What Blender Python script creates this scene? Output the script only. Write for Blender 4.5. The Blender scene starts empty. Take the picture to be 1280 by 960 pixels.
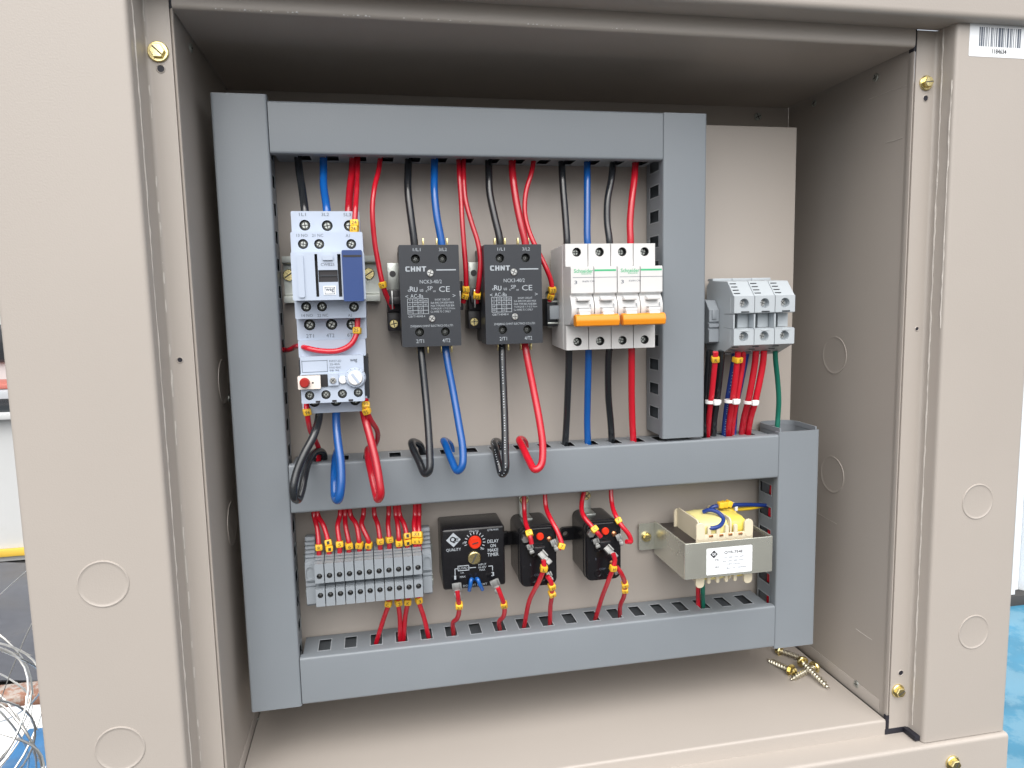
import bpy, bmesh, math, random
from mathutils import Vector, Matrix
random.seed(7)
SC = bpy.context.scene
COL = SC.collection
rad = math.radians

# ------------------------------------------------------------------ camera
FPX, RX, RY, RZ = 886.862, 1.45674, 0.02149, -0.19218
CPOS = Vector((0.11261, -0.58099, 0.32905))
cd = bpy.data.cameras.new('camera'); cam = bpy.data.objects.new('camera', cd); COL.objects.link(cam)
cam.location = CPOS; cam.rotation_euler = (RX, RY, RZ)
cd.sensor_fit = 'HORIZONTAL'; cd.sensor_width = 36.0; cd.lens = 36.0*FPX/1280
cd.clip_start = 0.01; cd.clip_end = 500
SC.camera = cam
# ------------------------------------------------------------------ sky, sun, exposure
SUN_EL, SUN_AZ = 54, 188      # azimuth clockwise from +Y: light comes from behind the camera, slightly left
w = bpy.data.worlds.new('World'); SC.world = w; w.use_nodes = True
nt = w.node_tree; nt.nodes.clear()
sky = nt.nodes.new('ShaderNodeTexSky'); sky.sky_type = 'NISHITA'; sky.sun_disc = False
sky.sun_elevation = rad(SUN_EL); sky.sun_rotation = rad(SUN_AZ); sky.dust_density = 3.0; sky.air_density = 1.0
hsv = nt.nodes.new('ShaderNodeHueSaturation'); hsv.inputs['Saturation'].default_value = 0.32
bg = nt.nodes.new('ShaderNodeBackground'); bg.inputs[1].default_value = 0.085
wo = nt.nodes.new('ShaderNodeOutputWorld')
nt.links.new(sky.outputs[0], hsv.inputs['Color']); nt.links.new(hsv.outputs[0], bg.inputs[0]); nt.links.new(bg.outputs[0], wo.inputs[0])
sl = bpy.data.lights.new('sun', 'SUN'); sun = bpy.data.objects.new('sun', sl); COL.objects.link(sun)
sl.energy = 1.5; sl.angle = rad(85); sl.color = (1.0, 0.96, 0.90)
a, e = rad(SUN_AZ), rad(SUN_EL)
sdir = Vector((math.sin(a)*math.cos(e), math.cos(a)*math.cos(e), math.sin(e)))
sun.rotation_euler = sdir.to_track_quat('Z', 'Y').to_euler()
SC.view_settings.view_transform = 'Standard'; SC.view_settings.look = 'None'
SC.view_settings.exposure = 1.24; SC.view_settings.gamma = 1.0
SC.render.engine = 'CYCLES'
SC.cycles.max_bounces = 8; SC.cycles.diffuse_bounces = 5

# ------------------------------------------------------------------ measuring helper
RM = Matrix.Rotation(RZ, 3, 'Z') @ Matrix.Rotation(RY, 3, 'Y') @ Matrix.Rotation(RX, 3, 'X')
def at(u, v, y=None, x=None, z=None):
    """point of the place seen at photo pixel (u,v) on the plane y, x or z"""
    d = RM @ Vector(((u-640)/FPX, (480-v)/FPX, -1))
    k = (y-CPOS.y)/d.y if y is not None else ((x-CPOS.x)/d.x if x is not None else (z-CPOS.z)/d.z)
    return CPOS + k*d
def uzy(u, z, y):
    """x of the point at image column u with known z and y"""
    lo, hi = -1.0, 2.0
    for _ in range(40):
        m = (lo+hi)/2; p = RM.transposed() @ (Vector((m, y, z))-CPOS)
        if 640+FPX*p.x/-p.z < u: lo = m
        else: hi = m
    return Vector((lo, y, z))
def P(p):
    return uzy(p[0], p[3], p[2]) if len(p) == 4 else at(p[0], p[1], y=p[2])

# ------------------------------------------------------------------ materials
M = {}
def mat(name, col, rough=0.5, metal=0.0, var=0.04, vscale=30, bump=0.0, bscale=400, spec=0.5, coat=0.0, rvar=0.08, wear=None):
    m = bpy.data.materials.new(name); m.use_nodes = True; nt = m.node_tree; b = nt.nodes['Principled BSDF']
    tc = nt.nodes.new('ShaderNodeTexCoord')
    n = nt.nodes.new('ShaderNodeTexNoise'); n.inputs['Scale'].default_value = vscale; n.inputs['Detail'].default_value = 5
    nt.links.new(tc.outputs['Object'], n.inputs['Vector'])
    mx = nt.nodes.new('ShaderNodeMix'); mx.data_type = 'RGBA'
    mx.inputs[6].default_value = (*[c*(1-var) for c in col], 1); mx.inputs[7].default_value = (*[min(1, c*(1+var)) for c in col], 1)
    nt.links.new(n.outputs[0], mx.inputs[0]); out = mx.outputs[2]
    if wear:
        n3 = nt.nodes.new('ShaderNodeTexNoise'); n3.inputs['Scale'].default_value = wear[1]; n3.inputs['Detail'].default_value = 8; n3.inputs['Roughness'].default_value = .7
        nt.links.new(tc.outputs['Object'], n3.inputs['Vector'])
        cr = nt.nodes.new('ShaderNodeValToRGB'); cr.color_ramp.elements[0].position = wear[2]; cr.color_ramp.elements[1].position = wear[2]+.06
        nt.links.new(n3.outputs[0], cr.inputs[0])
        m2 = nt.nodes.new('ShaderNodeMix'); m2.data_type = 'RGBA'; m2.inputs[7].default_value = (*wear[0], 1)
        mu = nt.nodes.new('ShaderNodeMath'); mu.operation = 'MULTIPLY'; mu.inputs[1].default_value = wear[3]
        nt.links.new(cr.outputs[0], mu.inputs[0]); nt.links.new(mu.outputs[0], m2.inputs[0]); nt.links.new(out, m2.inputs[6]); out = m2.outputs[2]
    if name.endswith('_pvc') or name == 'marker_yellow':
        oi = nt.nodes.new('ShaderNodeObjectInfo'); mr2 = nt.nodes.new('ShaderNodeMapRange'); mr2.inputs[3].default_value = .80; mr2.inputs[4].default_value = 1.18
        hs = nt.nodes.new('ShaderNodeHueSaturation'); nt.links.new(oi.outputs['Random'], mr2.inputs[0]); nt.links.new(mr2.outputs[0], hs.inputs['Value']); nt.links.new(out, hs.inputs['Color']); out = hs.outputs[0]
    nt.links.new(out, b.inputs['Base Color'])
    mr = nt.nodes.new('ShaderNodeMapRange'); mr.inputs[3].default_value = max(0, rough-rvar); mr.inputs[4].default_value = min(1, rough+rvar)
    nt.links.new(n.outputs[0], mr.inputs[0]); nt.links.new(mr.outputs[0], b.inputs['Roughness'])
    b.inputs['Metallic'].default_value = metal; b.inputs['Specular IOR Level'].default_value = spec; b.inputs['Coat Weight'].default_value = coat; b.inputs['Coat Roughness'].default_value = .12
    if bump:
        n2 = nt.nodes.new('ShaderNodeTexNoise'); n2.inputs['Scale'].default_value = bscale; n2.inputs['Detail'].default_value = 3
        nt.links.new(tc.outputs['Object'], n2.inputs['Vector'])
        bp = nt.nodes.new('ShaderNodeBump'); bp.inputs['Strength'].default_value = bump; bp.inputs['Distance'].default_value = 0.001
        nt.links.new(n2.outputs[0], bp.inputs['Height']); nt.links.new(bp.outputs[0], b.inputs['Normal'])
    M[name] = m; return m
mat('beige_paint', (.416, .378, .342), .42, var=.035, vscale=9, bump=.10, bscale=900, wear=((.30, .27, .24), 26, .70, .30))
mat('seam_paint', (.56, .53, .49), .5, var=.25, vscale=150, bump=.5, bscale=500)
mat('duct_plastic', (.208, .232, .256), .42, var=.05, vscale=14, bump=.06, bscale=700, rvar=.12, wear=((.30, .32, .34), 120, .68, .35))
mat('contactor_plastic', (.45, .515, .625), .38, var=.02, vscale=40, bump=.05, bscale=1200)
mat('breaker_plastic', (.66, .66, .655), .36, var=.02, bump=.04, bscale=1200)
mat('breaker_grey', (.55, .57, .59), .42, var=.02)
mat('dark_plastic', (.022, .02, .024), .4, var=.2)
mat('relay_plastic', (.028, .032, .040), .42, var=.10, bump=.08, bscale=1500)
mat('phenolic_black', (.008, .008, .010), .22, var=.3, vscale=120, bump=.10, bscale=500, wear=((.09, .085, .08), 240, .66, .5))
mat('blue_plastic', (.022, .055, .19), .35, var=.05)
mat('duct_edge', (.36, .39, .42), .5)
mat('terminal_grey', (.27, .30, .33), .45, var=.04, bump=.05, bscale=1200)
mat('terminal_pale', (.43, .47, .50), .42, var=.03)
mat('red_pvc', (.50, .008, .022), .24, var=.10, vscale=60, coat=.5, bump=.06, bscale=300)
mat('blue_pvc', (.004, .085, .33), .24, var=.10, vscale=60, coat=.5, bump=.06, bscale=300)
mat('black_pvc', (.013, .015, .018), .24, var=.10, vscale=60, coat=.5, bump=.06, bscale=300)
mat('green_pvc', (.008, .14, .095), .32, var=.10)
mat('yellow_pvc', (.80, .55, .03), .35, var=.08)
mat('navy_pvc', (.012, .04, .22), .32, var=.10)
mat('marker_yellow', (.80, .47, .03), .38, var=.06, vscale=200)
mat('orange_plastic', (.78, .27, .012), .34, var=.03)
mat('red_plastic', (.68, .03, .006), .35, var=.1)
mat('brass', (.80, .68, .34), .26, 1.0, var=.12, vscale=300, bump=.1, bscale=900)
mat('zinc', (.62, .63, .62), .33, 1.0, var=.12, vscale=200, bump=.1, bscale=700)
mat('zinc_dull', (.50, .53, .50), .40, .8, var=.2, vscale=90, bump=.1, bscale=500)
mat('gold_zinc', (.66, .67, .60), .26, .75, var=.10, vscale=22, rvar=.12)
mat('loose_zinc', (.66, .62, .50), .33, 1.0, var=.15, vscale=200)
mat('spade_zinc', (.26, .265, .26), .5, .6, var=.3, vscale=250)
mat('dark_red', (.34, .015, .01), .35)
mat('copper', (.75, .36, .18), .35, 1.0, var=.1)
mat('lamination', (.06, .05, .045), .5, .3, var=.4, vscale=200)
mat('cream_nylon', (.70, .63, .47), .45, var=.04)
mat('yellow_tape', (.80, .72, .30), .35, var=.15, vscale=90)
mat('lead_tape', (.76, .63, .12), .35, var=.2, vscale=120)
mat('white_nylon', (.82, .82, .82), .4)
mat('off_white', (.80, .74, .68), .42)
mat('label_white', (.84, .87, .90), .45, var=.01)
mat('print_black', (.03, .03, .035), .6)
mat('print_grey', (.11, .13, .17), .6)
mat('print_white', (.40, .44, .48), .5)
mat('print_green', (.05, .45, .20), .5)
mat('rubber', (.012, .012, .02), .6)
mat('well_dark', (.05, .052, .055), .6)  # shade inside wells, screw slots and bracket holes, put into the colour

# ------------------------------------------------------------------ mesh builder
OFF = {}; CEN = {}
class MB:
    def __init__(s): s.v = []; s.f = []; s.m = []; s.mats = []
    def mi(s, m):
        if m not in s.mats: s.mats.append(m)
        return s.mats.index(m)
    def raw(s, vs, fs, m=None):
        o = len(s.v); i = s.mi(m); s.v += [Vector(v) for v in vs]
        for f in fs: s.f.append([o+k for k in f]); s.m.append(i)
        return s
    def bm(s, b, m=None):
        b.verts.ensure_lookup_table(); b.verts.index_update()
        s.raw([v.co.copy() for v in b.verts], [[v.index for v in f.verts] for f in b.faces], m); b.free(); return s
    def box(s, x0, x1, y0, y1, z0, z1, bev=0.0, m=None, seg=2, mtx=None):
        b = bmesh.new(); bmesh.ops.create_cube(b, size=1)
        for v in b.verts: v.co = Vector((x0+(v.co.x+.5)*(x1-x0), y0+(v.co.y+.5)*(y1-y0), z0+(v.co.z+.5)*(z1-z0)))
        if bev > 0: bmesh.ops.bevel(b, geom=list(b.edges), offset=min(bev, .45*min(abs(x1-x0), abs(y1-y0), abs(z1-z0))), segments=seg, affect='EDGES', profile=.5)
        if mtx is not None: b.transform(mtx)
        return s.bm(b, m)
    def cyl(s, p0, p1, r0, r1=None, n=16, m=None, cap=True, bev=0):
        r1 = r0 if r1 is None else r1; p0, p1 = Vector(p0), Vector(p1); d = (p1-p0)
        q = d.to_track_quat('Z', 'Y'); vs = []; fs = []; d_ = d.normalized()
        rings = [(p0, r0), (p1, r1)] if not bev else [(p0, r0), (p1-d_*bev, r1), (p1, r1-bev)]
        for (c, r) in rings:
            for k in range(n):
                t = 2*math.pi*k/n; vs.append(c + q @ Vector((math.cos(t)*r, math.sin(t)*r, 0)))
        for j in range(len(rings)-1):
            for k in range(n): fs.append([j*n+k, j*n+(k+1) % n, (j+1)*n+(k+1) % n, (j+1)*n+k])
        if cap: fs.append(list(range(n))[::-1]); fs.append([(len(rings)-1)*n+k for k in range(n)])
        return s.raw(vs, fs, m)
    def tube(s, pts, r, n=10, sub=5, m=None):
        pts = [Vector(p) for p in pts]
        c = spline(pts, sub) if len(pts) > 2 else pts
        vs = []; fs = []; up = None
        for i, p in enumerate(c):
            t = (c[min(i+1, len(c)-1)]-c[max(i-1, 0)]).normalized()
            if up is None: up = t.orthogonal().normalized()
            up = (up - t*up.dot(t)).normalized(); si = t.cross(up)
            for k in range(n):
                a = 2*math.pi*k/n; vs.append(p + (up*math.cos(a)+si*math.sin(a))*r)
        for i in range(len(c)-1):
            for k in range(n): fs.append([i*n+k, i*n+(k+1) % n, (i+1)*n+(k+1) % n, (i+1)*n+k])
        fs.append(list(range(n))[::-1]); fs.append([(len(c)-1)*n+k for k in range(n)])
        return s.raw(vs, fs, m)
    def prism(s, prof, axis, a, b, m=None, bev=0):
        """closed profile (two coords in remaining axes order) extruded along axis"""
        def mk(p, t):
            return {'x': (t, p[0], p[1]), 'y': (p[0], t, p[1]), 'z': (p[0], p[1], t)}[axis]
        n = len(prof); bb = bmesh.new()
        A = [bb.verts.new(mk(p, a)) for p in prof]; B = [bb.verts.new(mk(p, b)) for p in prof]
        fa = bb.faces.new(A); fb = bb.faces.new(B[::-1])
        for k in range(n): bb.faces.new([A[k], B[k], B[(k+1) % n], A[(k+1) % n]])
        bmesh.ops.recalc_face_normals(bb, faces=bb.faces)
        if bev:
            ed = list(set(fa.edges) | set(fb.edges)); bmesh.ops.bevel(bb, geom=ed, offset=bev, segments=1, affect='EDGES')
        bmesh.ops.triangulate(bb, faces=[f for f in bb.faces if len(f.verts) > 4])
        return s.bm(bb, m)
    def slab(s, o, S, T, outer, holes, depth, m=None, wm=None):
        """plate with holes. frame: origin o, axes S,T, outward normal N=S x T.  holes: (poly, holedepth); through when >= depth"""
        o, S, T = Vector(o), Vector(S), Vector(T); N = S.cross(T)
        def fill(loops):
            b = bmesh.new(); es = []
            for L in loops:
                vs = [b.verts.new((p[0], p[1], 0)) for p in L]
                for k in range(len(vs)): es.append(b.edges.new((vs[k], vs[(k+1) % len(vs)])))
            bmesh.ops.triangle_fill(b, use_beauty=True, use_dissolve=False, edges=es)
            b.verts.index_update(); V = [v.co.copy() for v in b.verts]; F = []
            for f in b.faces:
                q = [v.index for v in f.verts]
                if f.normal.z < 0: q.reverse()
                F.append(q)
            b.free(); return V, F
        V, F = fill([outer]+[h[0] for h in holes])
        s.raw([o+S*v.x+T*v.y for v in V], F, m)
        thr = [h[0] for h in holes if h[1] >= depth]
        V, F = fill([outer]+thr)
        s.raw([o+S*v.x+T*v.y-N*depth for v in V], [f[::-1] for f in F], m)
        def wall(L, d, mm, cap):
            n = len(L); vs = [o+S*p[0]+T*p[1] for p in L]+[o+S*p[0]+T*p[1]-N*d for p in L]
            fs = [[k, (k+1) % n, n+(k+1) % n, n+k] for k in range(n)]
            if cap: fs.append([n+k for k in range(n)])
            s.raw(vs, fs, mm)
        wall(outer, depth, m, False)
        for L, d in holes:
            wall(L, min(d, depth), wm or m, d < depth)
        return s
    def build(s, name, m, parent=None, smooth=True, ang=38, loc=None):
        me = bpy.data.meshes.new(name)
        off = OFF.get(parent, Vector((0, 0, 0))) if parent else Vector(loc or (0, 0, 0))
        me.from_pydata([v-off for v in s.v], [], s.f)
        mats = [M[m]] if not s.mats else []
        if s.mats:
            for k in s.mats: mats.append(M[k] if k else M[m])
        for k in mats: me.materials.append(k)
        if len(mats) > 1: me.polygons.foreach_set('material_index', s.m)
        if smooth:
            me.polygons.foreach_set('use_smooth', [True]*len(me.polygons)); me.set_sharp_from_angle(angle=rad(ang))
        me.validate(); me.update()
        b = bmesh.new(); b.from_mesh(me); bmesh.ops.recalc_face_normals(b, faces=b.faces); b.to_mesh(me); b.free()
        o = bpy.data.objects.new(name, me); COL.objects.link(o)
        if parent: o.parent = parent; OFF[o] = off
        else: o.location = off; OFF[o] = off
        return o
def spline(p, sub):
    out = []
    q = [p[0]*2-p[1]]+list(p)+[p[-1]*2-p[-2]]
    for i in range(1, len(q)-2):
        p0, p1, p2, p3 = q[i-1:i+3]
        # centripetal Catmull-Rom
        t0 = 0; t1 = t0+max((p1-p0).length, 1e-6)**.5; t2 = t1+max((p2-p1).length, 1e-6)**.5; t3 = t2+max((p3-p2).length, 1e-6)**.5
        for k in range(sub):
            t = t1+(t2-t1)*k/sub
            A1 = p0*((t1-t)/(t1-t0))+p1*((t-t0)/(t1-t0)); A2 = p1*((t2-t)/(t2-t1))+p2*((t-t1)/(t2-t1)); A3 = p2*((t3-t)/(t3-t2))+p3*((t-t2)/(t3-t2))
            B1 = A1*((t2-t)/(t2-t0))+A2*((t-t0)/(t2-t0)); B2 = A2*((t3-t)/(t3-t1))+A3*((t-t1)/(t3-t1))
            out.append(B1*((t2-t)/(t2-t1))+B2*((t-t1)/(t2-t1)))
    out.append(p[-1]); return out
def tag(o, label=None, cat=None, group=None, kind=None):
    if label: o['label'] = label
    if cat: o['category'] = cat
    if group: o['group'] = group
    if kind: o['kind'] = kind
    return o
def thing(name, loc, label, cat, group=None):
    o = bpy.data.objects.new(name, None); COL.objects.link(o); o.location = loc; o.empty_display_size = .01
    OFF[o] = Vector(loc); return tag(o, label, cat, group)
def copy_tree(o, parent=None):
    c = o.copy(); COL.objects.link(c)
    if parent: c.parent = parent; c.matrix_parent_inverse = o.matrix_parent_inverse.copy()
    for ch in [k for k in bpy.data.objects if k.parent == o]: copy_tree(ch, c)
    return c
def circ(cx, cy, r, n=18): return [(cx+r*math.cos(2*math.pi*k/n), cy+r*math.sin(2*math.pi*k/n)) for k in range(n)]
def rect(x0, x1, y0, y1): return [(x0, y0), (x1, y0), (x1, y1), (x0, y1)]
def rrect(x0, x1, y0, y1, r, n=4):
    out = []
    for cx, cy, a0 in ((x1-r, y0+r, -90), (x1-r, y1-r, 0), (x0+r, y1-r, 90), (x0+r, y0+r, 180)):
        for k in range(n+1):
            t = rad(a0+90*k/n); out.append((cx+r*math.cos(t), cy+r*math.sin(t)))
    return out
_tc = {}
def textmesh(s, bold):
    if (s, bold) in _tc: return _tc[(s, bold)]
    c = bpy.data.curves.new('t', 'FONT'); c.body = s; c.size = 1; c.align_x = 'CENTER'; c.align_y = 'CENTER'; c.offset = bold; c.resolution_u = 2
    o = bpy.data.objects.new('t', c); COL.objects.link(o)
    dg = bpy.context.evaluated_depsgraph_get(); dg.update()
    me = bpy.data.meshes.new_from_object(o.evaluated_get(dg))
    vs = [v.co.copy() for v in me.vertices]; fs = [list(p.vertices) for p in me.polygons]
    xs = [v.x for v in vs]; ys = [v.y for v in vs]
    cx, cy = (min(xs)+max(xs))/2, (min(ys)+max(ys))/2
    vs = [(v.x-cx, v.y-cy) for v in vs]
    r = (vs, fs, max(xs)-min(xs), max(ys)-min(ys))
    bpy.data.objects.remove(o); bpy.data.curves.remove(c); bpy.data.meshes.remove(me)
    _tc[(s, bold)] = r; return r
def text_into(mb, s, c, h, wd=None, S=(1, 0, 0), T=(0, 0, 1), bold=0.0, m=None):
    """lettering s centred at c, height h, width wd, in plane S,T"""
    vs, fs, W, H = textmesh(s, bold); S, T, c = Vector(S), Vector(T), Vector(c)
    ky = h/H; kx = wd/W if wd else ky
    mb.raw([c+S*x*kx+T*y*ky for x, y in vs], fs, m)
def lettering(parent, items, y, m, name='lettering', eps=.00012):
    """items: (string, u, v, height px, width px[, bold]) in photo pixels on plane y"""
    mb = MB()
    for it in items:
        s, u, v, h, wd = it[:5]; bo = it[5] if len(it) > 5 else .0
        c = at(u, v, y=y-eps)
        a0 = at(u-wd/2, v, y=y-eps); a1 = at(u+wd/2, v, y=y-eps); b0 = at(u, v+h/2, y=y-eps); b1 = at(u, v-h/2, y=y-eps)
        if s == '#':   # plain printed bar
            mb.box(min(a0.x, a1.x), max(a0.x, a1.x), y-eps, y, b0.z, b1.z)
        else: text_into(mb, s, c, b1.z-b0.z, a1.x-a0.x, bold=bo)
    return mb.build(name, m, parent, smooth=False)
def screw(parent, c, r, m='zinc', slot='cross', h=.0012, ang=0.4, n=(0, -1, 0), hexa=False, name='screw'):
    c = Vector(c); n = Vector(n); mb = MB(); mb.cyl(c, c+n*h, r, r, 18, bev=h*.35)
    if hexa: mb.cyl(c+n*h*.6, c+n*h*2.6, r*.72, r*.72, 6, bev=h*.25); top = c+n*h*2.6; rr = r*.72
    else: top = c+n*h; rr = r
    q = n.to_track_quat('Z', 'Y').to_matrix().to_4x4()
    for k in range(2 if slot == 'cross' else 1):
        mt = Matrix.Translation(top) @ q @ Matrix.Rotation(ang+k*math.pi/2, 4, 'Z')
        mb.box(-rr*.8, rr*.8, -rr*.10, rr*.10, -h*.3, h*.04, m='well_dark', mtx=mt)
    o = mb.build(name, m, parent); CEN[o.data.name] = (c-OFF.get(parent, Vector((0, 0, 0))), n); return o
def vary(t, seed):
    rnd = random.Random(seed)
    for o in bpy.data.objects:
        if o.parent == t and o.type == 'MESH' and o.data.name in CEN:
            c, n = CEN[o.data.name]; o.matrix_basis = Matrix.Translation(c) @ Matrix.Rotation(rnd.uniform(-.9, .9), 4, n) @ Matrix.Translation(-c)

# ================================================================== SETTING
def ground():
    mat('concrete', (.05, .049, .048), .85, var=.15, vscale=3, bump=.3, bscale=60)
    mb = MB(); mb.raw([(-150, -150, -1), (150, -150, -1), (150, 150, -1), (-150, 150, -1)], [[0, 1, 2, 3]])
    tag(mb.build('ground', 'concrete'), kind='structure')
    mat('blue_floor_paint', (.05, .21, .33), .5, var=.45, vscale=5, wear=((.18, .33, .42), 3.2, .50, .6))
    mb = MB(); mb.raw([(1.2, -.5, -.996), (6, -.5, -.996), (6, 1.86, -.996), (1.2, 1.86, -.996)], [[0, 1, 2, 3]])
    tag(mb.build('blue_floor', 'blue_floor_paint'), kind='structure')
ground()
def backdrop():
    # corrugated white sheet wall on the right
    mat('white_sheet', (.70, .72, .74), .5, var=.1, vscale=5)
    r = thing('corrugated_fence', (2.2, 1.9, -1), 'white corrugated sheet fence beyond the blue floor, right of the cabinet', 'fence')
    n = 0; x = 2.2
    while x < 5.2:
        mb = MB(); mb.prism([(x, 1.9), (x+.03, 1.86), (x+.09, 1.86), (x+.12, 1.9), (x+.148, 1.9), (x+.148, 1.902), (x+.12, 1.902), (x+.09, 1.863), (x+.03, 1.863), (x, 1.902)], 'z', -.95, .7)
        mb.build('sheet_panel', 'white_sheet', r); x += .15
    mb = MB(); mb.box(2.15, 5.25, 1.85, 1.95, -1.0, -.952, .004); mb.build('base_rail', 'concrete', r)
    # left: white house, wall, sheets
    mat('white_render', (.50, .51, .51), .8, var=.06, vscale=4, wear=((.45, .46, .45), 9, .62, .5))
    mat('yellow_paint', (.70, .46, .06), .6, var=.15, vscale=8)
    mat('roof_red', (.45, .14, .11), .6, var=.15); mat('roof_grey', (.42, .44, .47), .5)
    mat('glass_dark', (.03, .035, .04), .1)
    r = thing('white_building', (-2.8, 3.55, -1), 'white rendered building with a yellow base band, far left behind the cabinet', 'building')
    z = lambda v, y: at(25, v, y=y).z
    MB().box(-6, -1.0, 3.55, 3.95, -.99, z(524, 3.55)).build('wall', 'white_render', r)
    MB().box(-6, -1.0, 3.52, 3.548, z(695, 3.52), z(686, 3.52), .004).build('yellow_band', 'yellow_paint', r)
    MB().box(-6, -1.0, 3.48, 4.0, z(524, 3.48), z(517, 3.48), .004).build('coping', 'white_render', r)
    MB().box(-6, -1.0, 3.57, 3.9, z(517, 3.57), z(506, 3.57)).build('window_strip', 'glass_dark', r)
    r2 = thing('roofed_house', (-3, 5.5, -1), 'pale house with red roof edge above the white wall, far left', 'building')
    MB().box(-6, -1.0, 5.5, 7.5, -1, z(440, 5.5)+1.0).build('wall', 'white_render', r2)
    MB().box(-6, -1.0, 5.0, 5.55, z(512, 5.0), z(488, 5.0), .01).build('grey_canopy', 'roof_grey', r2)
    MB().box(-6, -1.0, 5.1, 5.55, z(486, 5.1)+.002, z(479, 5.1), .01).build('roof_edge', 'roof_red', r2)
    for k in range(3): MB().box(-3.4+k*.55, -3.0+k*.55, 5.46, 5.52, z(452, 5.5), z(405, 5.5), .01).build('window', 'glass_dark', r2)
    def sheet(name, x0, x1, y0, y1, z0, amp, m, label, cat, nx=24, ny=24, fr=9):
        mb = MB(); vs = []; fs = []
        for j in range(ny+1):
            for i in range(nx+1):
                x = x0+(x1-x0)*i/nx; y = y0+(y1-y0)*j/ny
                h = z0+amp*(.5+.5*math.sin(x*fr+2.1*math.sin(y*fr*.7)))*(.4+.6*abs(math.sin(y*fr*.9+x*3)))
                vs.append((x, y, h))
        N = len(vs); vs += [(v[0], v[1], v[2]-.004) for v in vs]
        for j in range(ny):
            for i in range(nx):
                a = j*(nx+1)+i; q = [a, a+1, a+nx+2, a+nx+1]; fs += [q, [k+N for k in q[::-1]]]
        mb.raw(vs, fs); return tag(mb.build(name, m), label, cat)
    mat('grey_tarp', (.10, .105, .12), .5, var=.2); mat('blue_tarp', (.05, .18, .38), .45, var=.3, vscale=12)
    mat('white_cloth', (.80, .82, .83), .7); mat('terracotta', (.30, .15, .10), .8, var=.5, vscale=14, wear=((.45, .42, .38), 9, .52, .8))
    sheet('grey_tarp', -3.4, -.9, 2.1, 3.45, -.985, .05, 'grey_tarp', 'dark grey tarpaulin spread on the ground behind the razor wire', 'tarpaulin')
    sheet('white_sheet', -2.2, -.6, 1.2, 1.93, -.985, .02, 'white_cloth', 'white plastic sheet on the ground at lower left', 'sheet')
    sheet('blue_tarp', -.99, -.5, .9, 1.74, -.955, .03, 'blue_tarp', 'light blue tarpaulin lying over the white sheet, bottom left corner', 'tarpaulin', fr=20)
    tag(MB().box(-3, -.7, 1.97, 2.07, -1.0, -.960, .004).build('brick_kerb', 'terracotta'), 'terracotta kerb between the grey tarpaulin and the white sheet', 'kerb')
    # razor wire: rings of a coil with barbs
    mat('razor_steel', (.70, .69, .66), .35, .9, var=.15)
    r = thing('razor_wire', (-.9, .9, -1), 'coil of shiny razor wire in front of the tarpaulins at left edge', 'razor wire')
    c0 = at(-62, 905, y=.95)
    def ring(c, rr, tilt, ph):
        pts = [c+Vector((math.cos(t)*rr, math.sin(t)*rr*tilt+.02*math.sin(3*t+ph), math.sin(t)*rr*.97)) for t in [2*math.pi*k/40 for k in range(41)]]
        mb = MB(); mb.tube(pts, .0024, 6, 1)
        for k in range(0, 40, 5):
            p = pts[k]; d = (pts[k+1]-pts[k]).normalized(); nrm = Vector((0, 1, 0)).cross(d).normalized()
            for sgn in (-1, 1):
                mb.raw([p-d*.009, p+d*.009, p+d*.016+nrm*sgn*.0045, p+d*.008+nrm*sgn*.003, p-d*.008+nrm*sgn*.003, p-d*.016+nrm*sgn*.0045,
                        p-d*.009+Vector((0, .0008, 0)), p+d*.009+Vector((0, .0008, 0)), p+d*.016+nrm*sgn*.0045+Vector((0, .0008, 0)), p-d*.016+nrm*sgn*.0045+Vector((0, .0008, 0))],
                       [[0, 1, 3, 4], [1, 2, 3], [0, 4, 5], [1, 7, 8, 2], [0, 5, 9, 6]])
        return mb
    for (du, dv, yy, rr, tl, ph) in ((-60, 890, .95, .135, .3, 0), (-58, 925, 1.05, .15, -.35, 1), (-75, 880, 1.2, .185, .4, 2), (-35, 965, 1.0, .13, .3, 3), (-90, 940, 1.3, .22, -.3, 4), (-20, 905, 1.35, .10, .8, 1.5),
            (-50, 900, 1.1, .16, .5, .5), (-40, 850, 1.25, .15, -.5, 2.5), (-25, 985, .95, .11, .4, 1.2), (-70, 960, 1.15, .19, .2, 3.3)):
        ring(at(du, dv, y=yy), rr, tl, ph).build('wire_ring', 'razor_steel', r)
    MB().tube([at(-40, 990, y=1.0), at(30, 800, y=1.0), at(75, 715, y=1.02)], .0011, 6, 4).build('strand', 'razor_steel', r)
    MB().tube([at(-30, 770, y=1.1), at(60, 690, y=1.1)], .0011, 6, 4).build('strand', 'razor_steel', r)
backdrop()

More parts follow.
